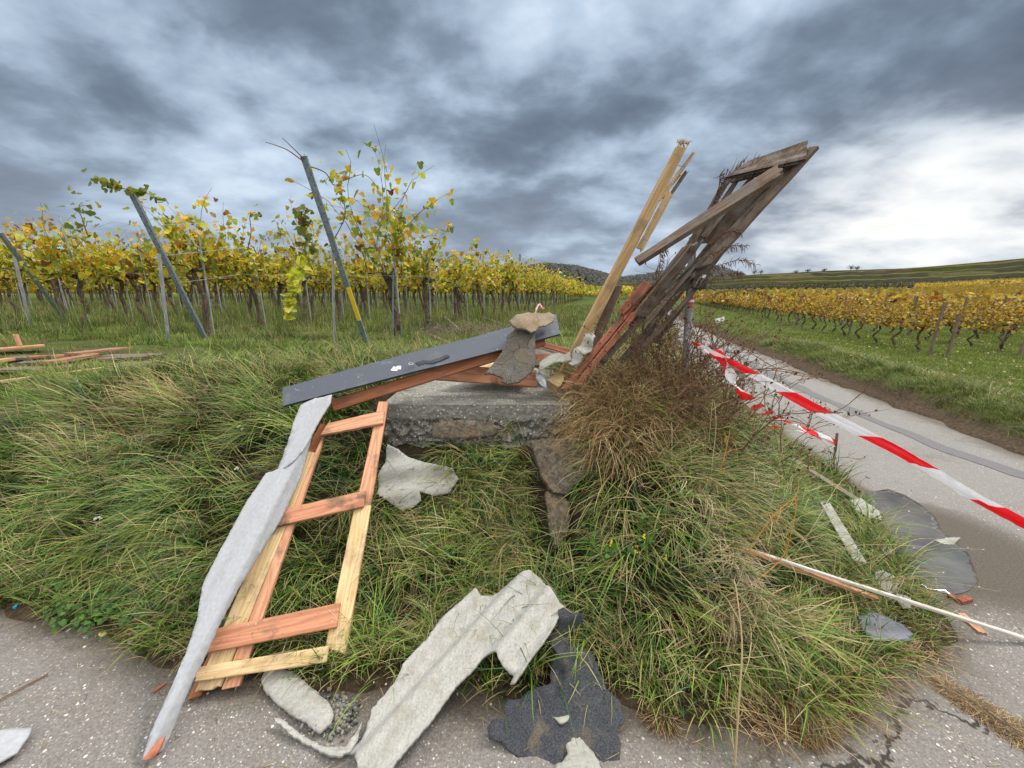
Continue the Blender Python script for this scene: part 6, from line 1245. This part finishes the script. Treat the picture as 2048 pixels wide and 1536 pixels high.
join('grit', [(V_.reshape(-1, 3), ((np.arange(n) * len(iv))[:, None, None] + ifc[None]).reshape(-1, 3), C_.reshape(-1, 3))], M['vcol'], 'loose grit and pebbles along the road edge', 'grit')
# broad-leaved weeds at the foot of the left bank, and the small flowering weed
def weeds(name, label, spots, n, rad, hgt, size, pal, kind=None, cat='weeds', group=None, seed=0):
    g_ = np.random.default_rng(seed); Pt = []
    for (x, y) in spots: q_ = g_.normal(0, rad, (n, 2)); xx = x + q_[:, 0]; yy = y + q_[:, 1]; zz_ = np.maximum(terr(xx, yy), 0) + g_.uniform(.01, hgt, n); Pt.append(np.stack([xx, yy, zz_], 1))
    Pt = np.concatenate(Pt); m = len(Pt); N_ = g_.normal(0, .4, (m, 3)) + [0, -.35, 1]; N_ /= np.linalg.norm(N_, axis=1, keepdims=True)
    return leaf_mesh('x', Pt, N_, size * g_.uniform(.6, 1.3, m), pal[g_.integers(0, len(pal), m)] * g_.uniform(.8, 1.2, (m, 1)), seed)
WP = np.array([(.085, .19, .03), (.06, .15, .03), (.11, .23, .04)]); sp_ = []
for k in range(60): px = random.uniform(120, 400); py = random.uniform(1120, 1240) + (px - 120) * .12; p = T(px, py); sp_.append((p.x, p.y))
for k in range(20): p = T(random.uniform(0, 150), random.uniform(1120, 1200)); sp_.append((p.x, p.y))
join('weeds', [weeds('w', '', sp_, 26, .05, .10, .024, WP, seed=1)], M['leaf'], 'small round leaved green weeds at the foot of the left bank', 'weeds')
p = T(1240, 1120); e = empty('flowering_weed', p, 'small green weed with tiny yellow flowers in the long grass right of centre', 'flowering plant'); mb = MB(); LPp = []; FL = []
for k in range(13):
    q_ = p + Vector((rs.gauss(0, .05), rs.gauss(-.02, .03), -.02)); l, _ = wander(q_, Vector((rs.gauss(.0, .25), -.35, .9)).normalized(), rs.uniform(.16, .34), 7, rs, .10); mb.tube(l, .0016, 4)
    for j in range(14): LPp.append(l[rs.randint(1, 7)] + Vector((rs.gauss(0, .018), rs.gauss(0, .018), rs.gauss(0, .015))))
    if k % 2 == 0: FL += [l[-1] + Vector((rs.gauss(0, .006), -.004, rs.gauss(0, .006))) for j in range(4)]
mb.build('stems', M['blade_green'] if 'blade_green' in M else M['twig'], e, p); n = len(LPp); g_ = np.random.default_rng(8); N_ = g_.normal(0, .6, (n, 3)) + [0, -.6, .6]; N_ /= np.linalg.norm(N_, axis=1, keepdims=True)
v, f, c_ = leaf_mesh('x', np.array([tuple(q) for q in LPp]), N_, g_.uniform(.014, .03, n), WP[g_.integers(0, 3, n)], 5); link('leaves', np_mesh('leaves', v, f, c_), M['leaf'], e)
n = len(FL); N_ = np.tile([0., -.7, .7], (n, 1)); v, f, c_ = leaf_mesh('x', np.array([tuple(q) for q in FL]), N_, np.full(n, .009), np.tile([[.85, .68, .02]], (n, 1)), 6); link('flowers', np_mesh('flowers', v, f, c_), M['leaf'], e)
# white tiny flowers in the grass
W_ = []
for (px, py) in [(492, 880), (500, 884), (488, 962), (302, 1022), (298, 1040), (310, 1036), (326, 1030), (228, 1060), (215, 1064), (552, 858), (556, 872), (600, 880)]:
    q_ = T(px, py); 
    for j in range(5): W_.append((q_.x + rs.gauss(0, .006), q_.y - .05 + rs.gauss(0, .006), q_.z + .12 + rs.gauss(0, .005)))
n = len(W_); v, f, c_ = leaf_mesh('x', np.array(W_), np.tile([0., -.6, .8], (n, 1)), np.full(n, .012), np.tile([[.75, .74, .66]], (n, 1)), 6); join('white_flowers', [(v, f, c_)], M['leaf'], 'tiny white flower heads dotted through the left bank grass', 'wild flowers')
# tall weeds under the left vines
P = [tufts(300, (-9, 1.5), (6, 12), plateau, 14, .55, .006, lambda x, y: .35 + 0 * x, 8, 4, .08, (.05, .5), .9)]
join('tall_weeds', P, M['blade'], 'tall upright weeds between the vine trunks', 'weeds')
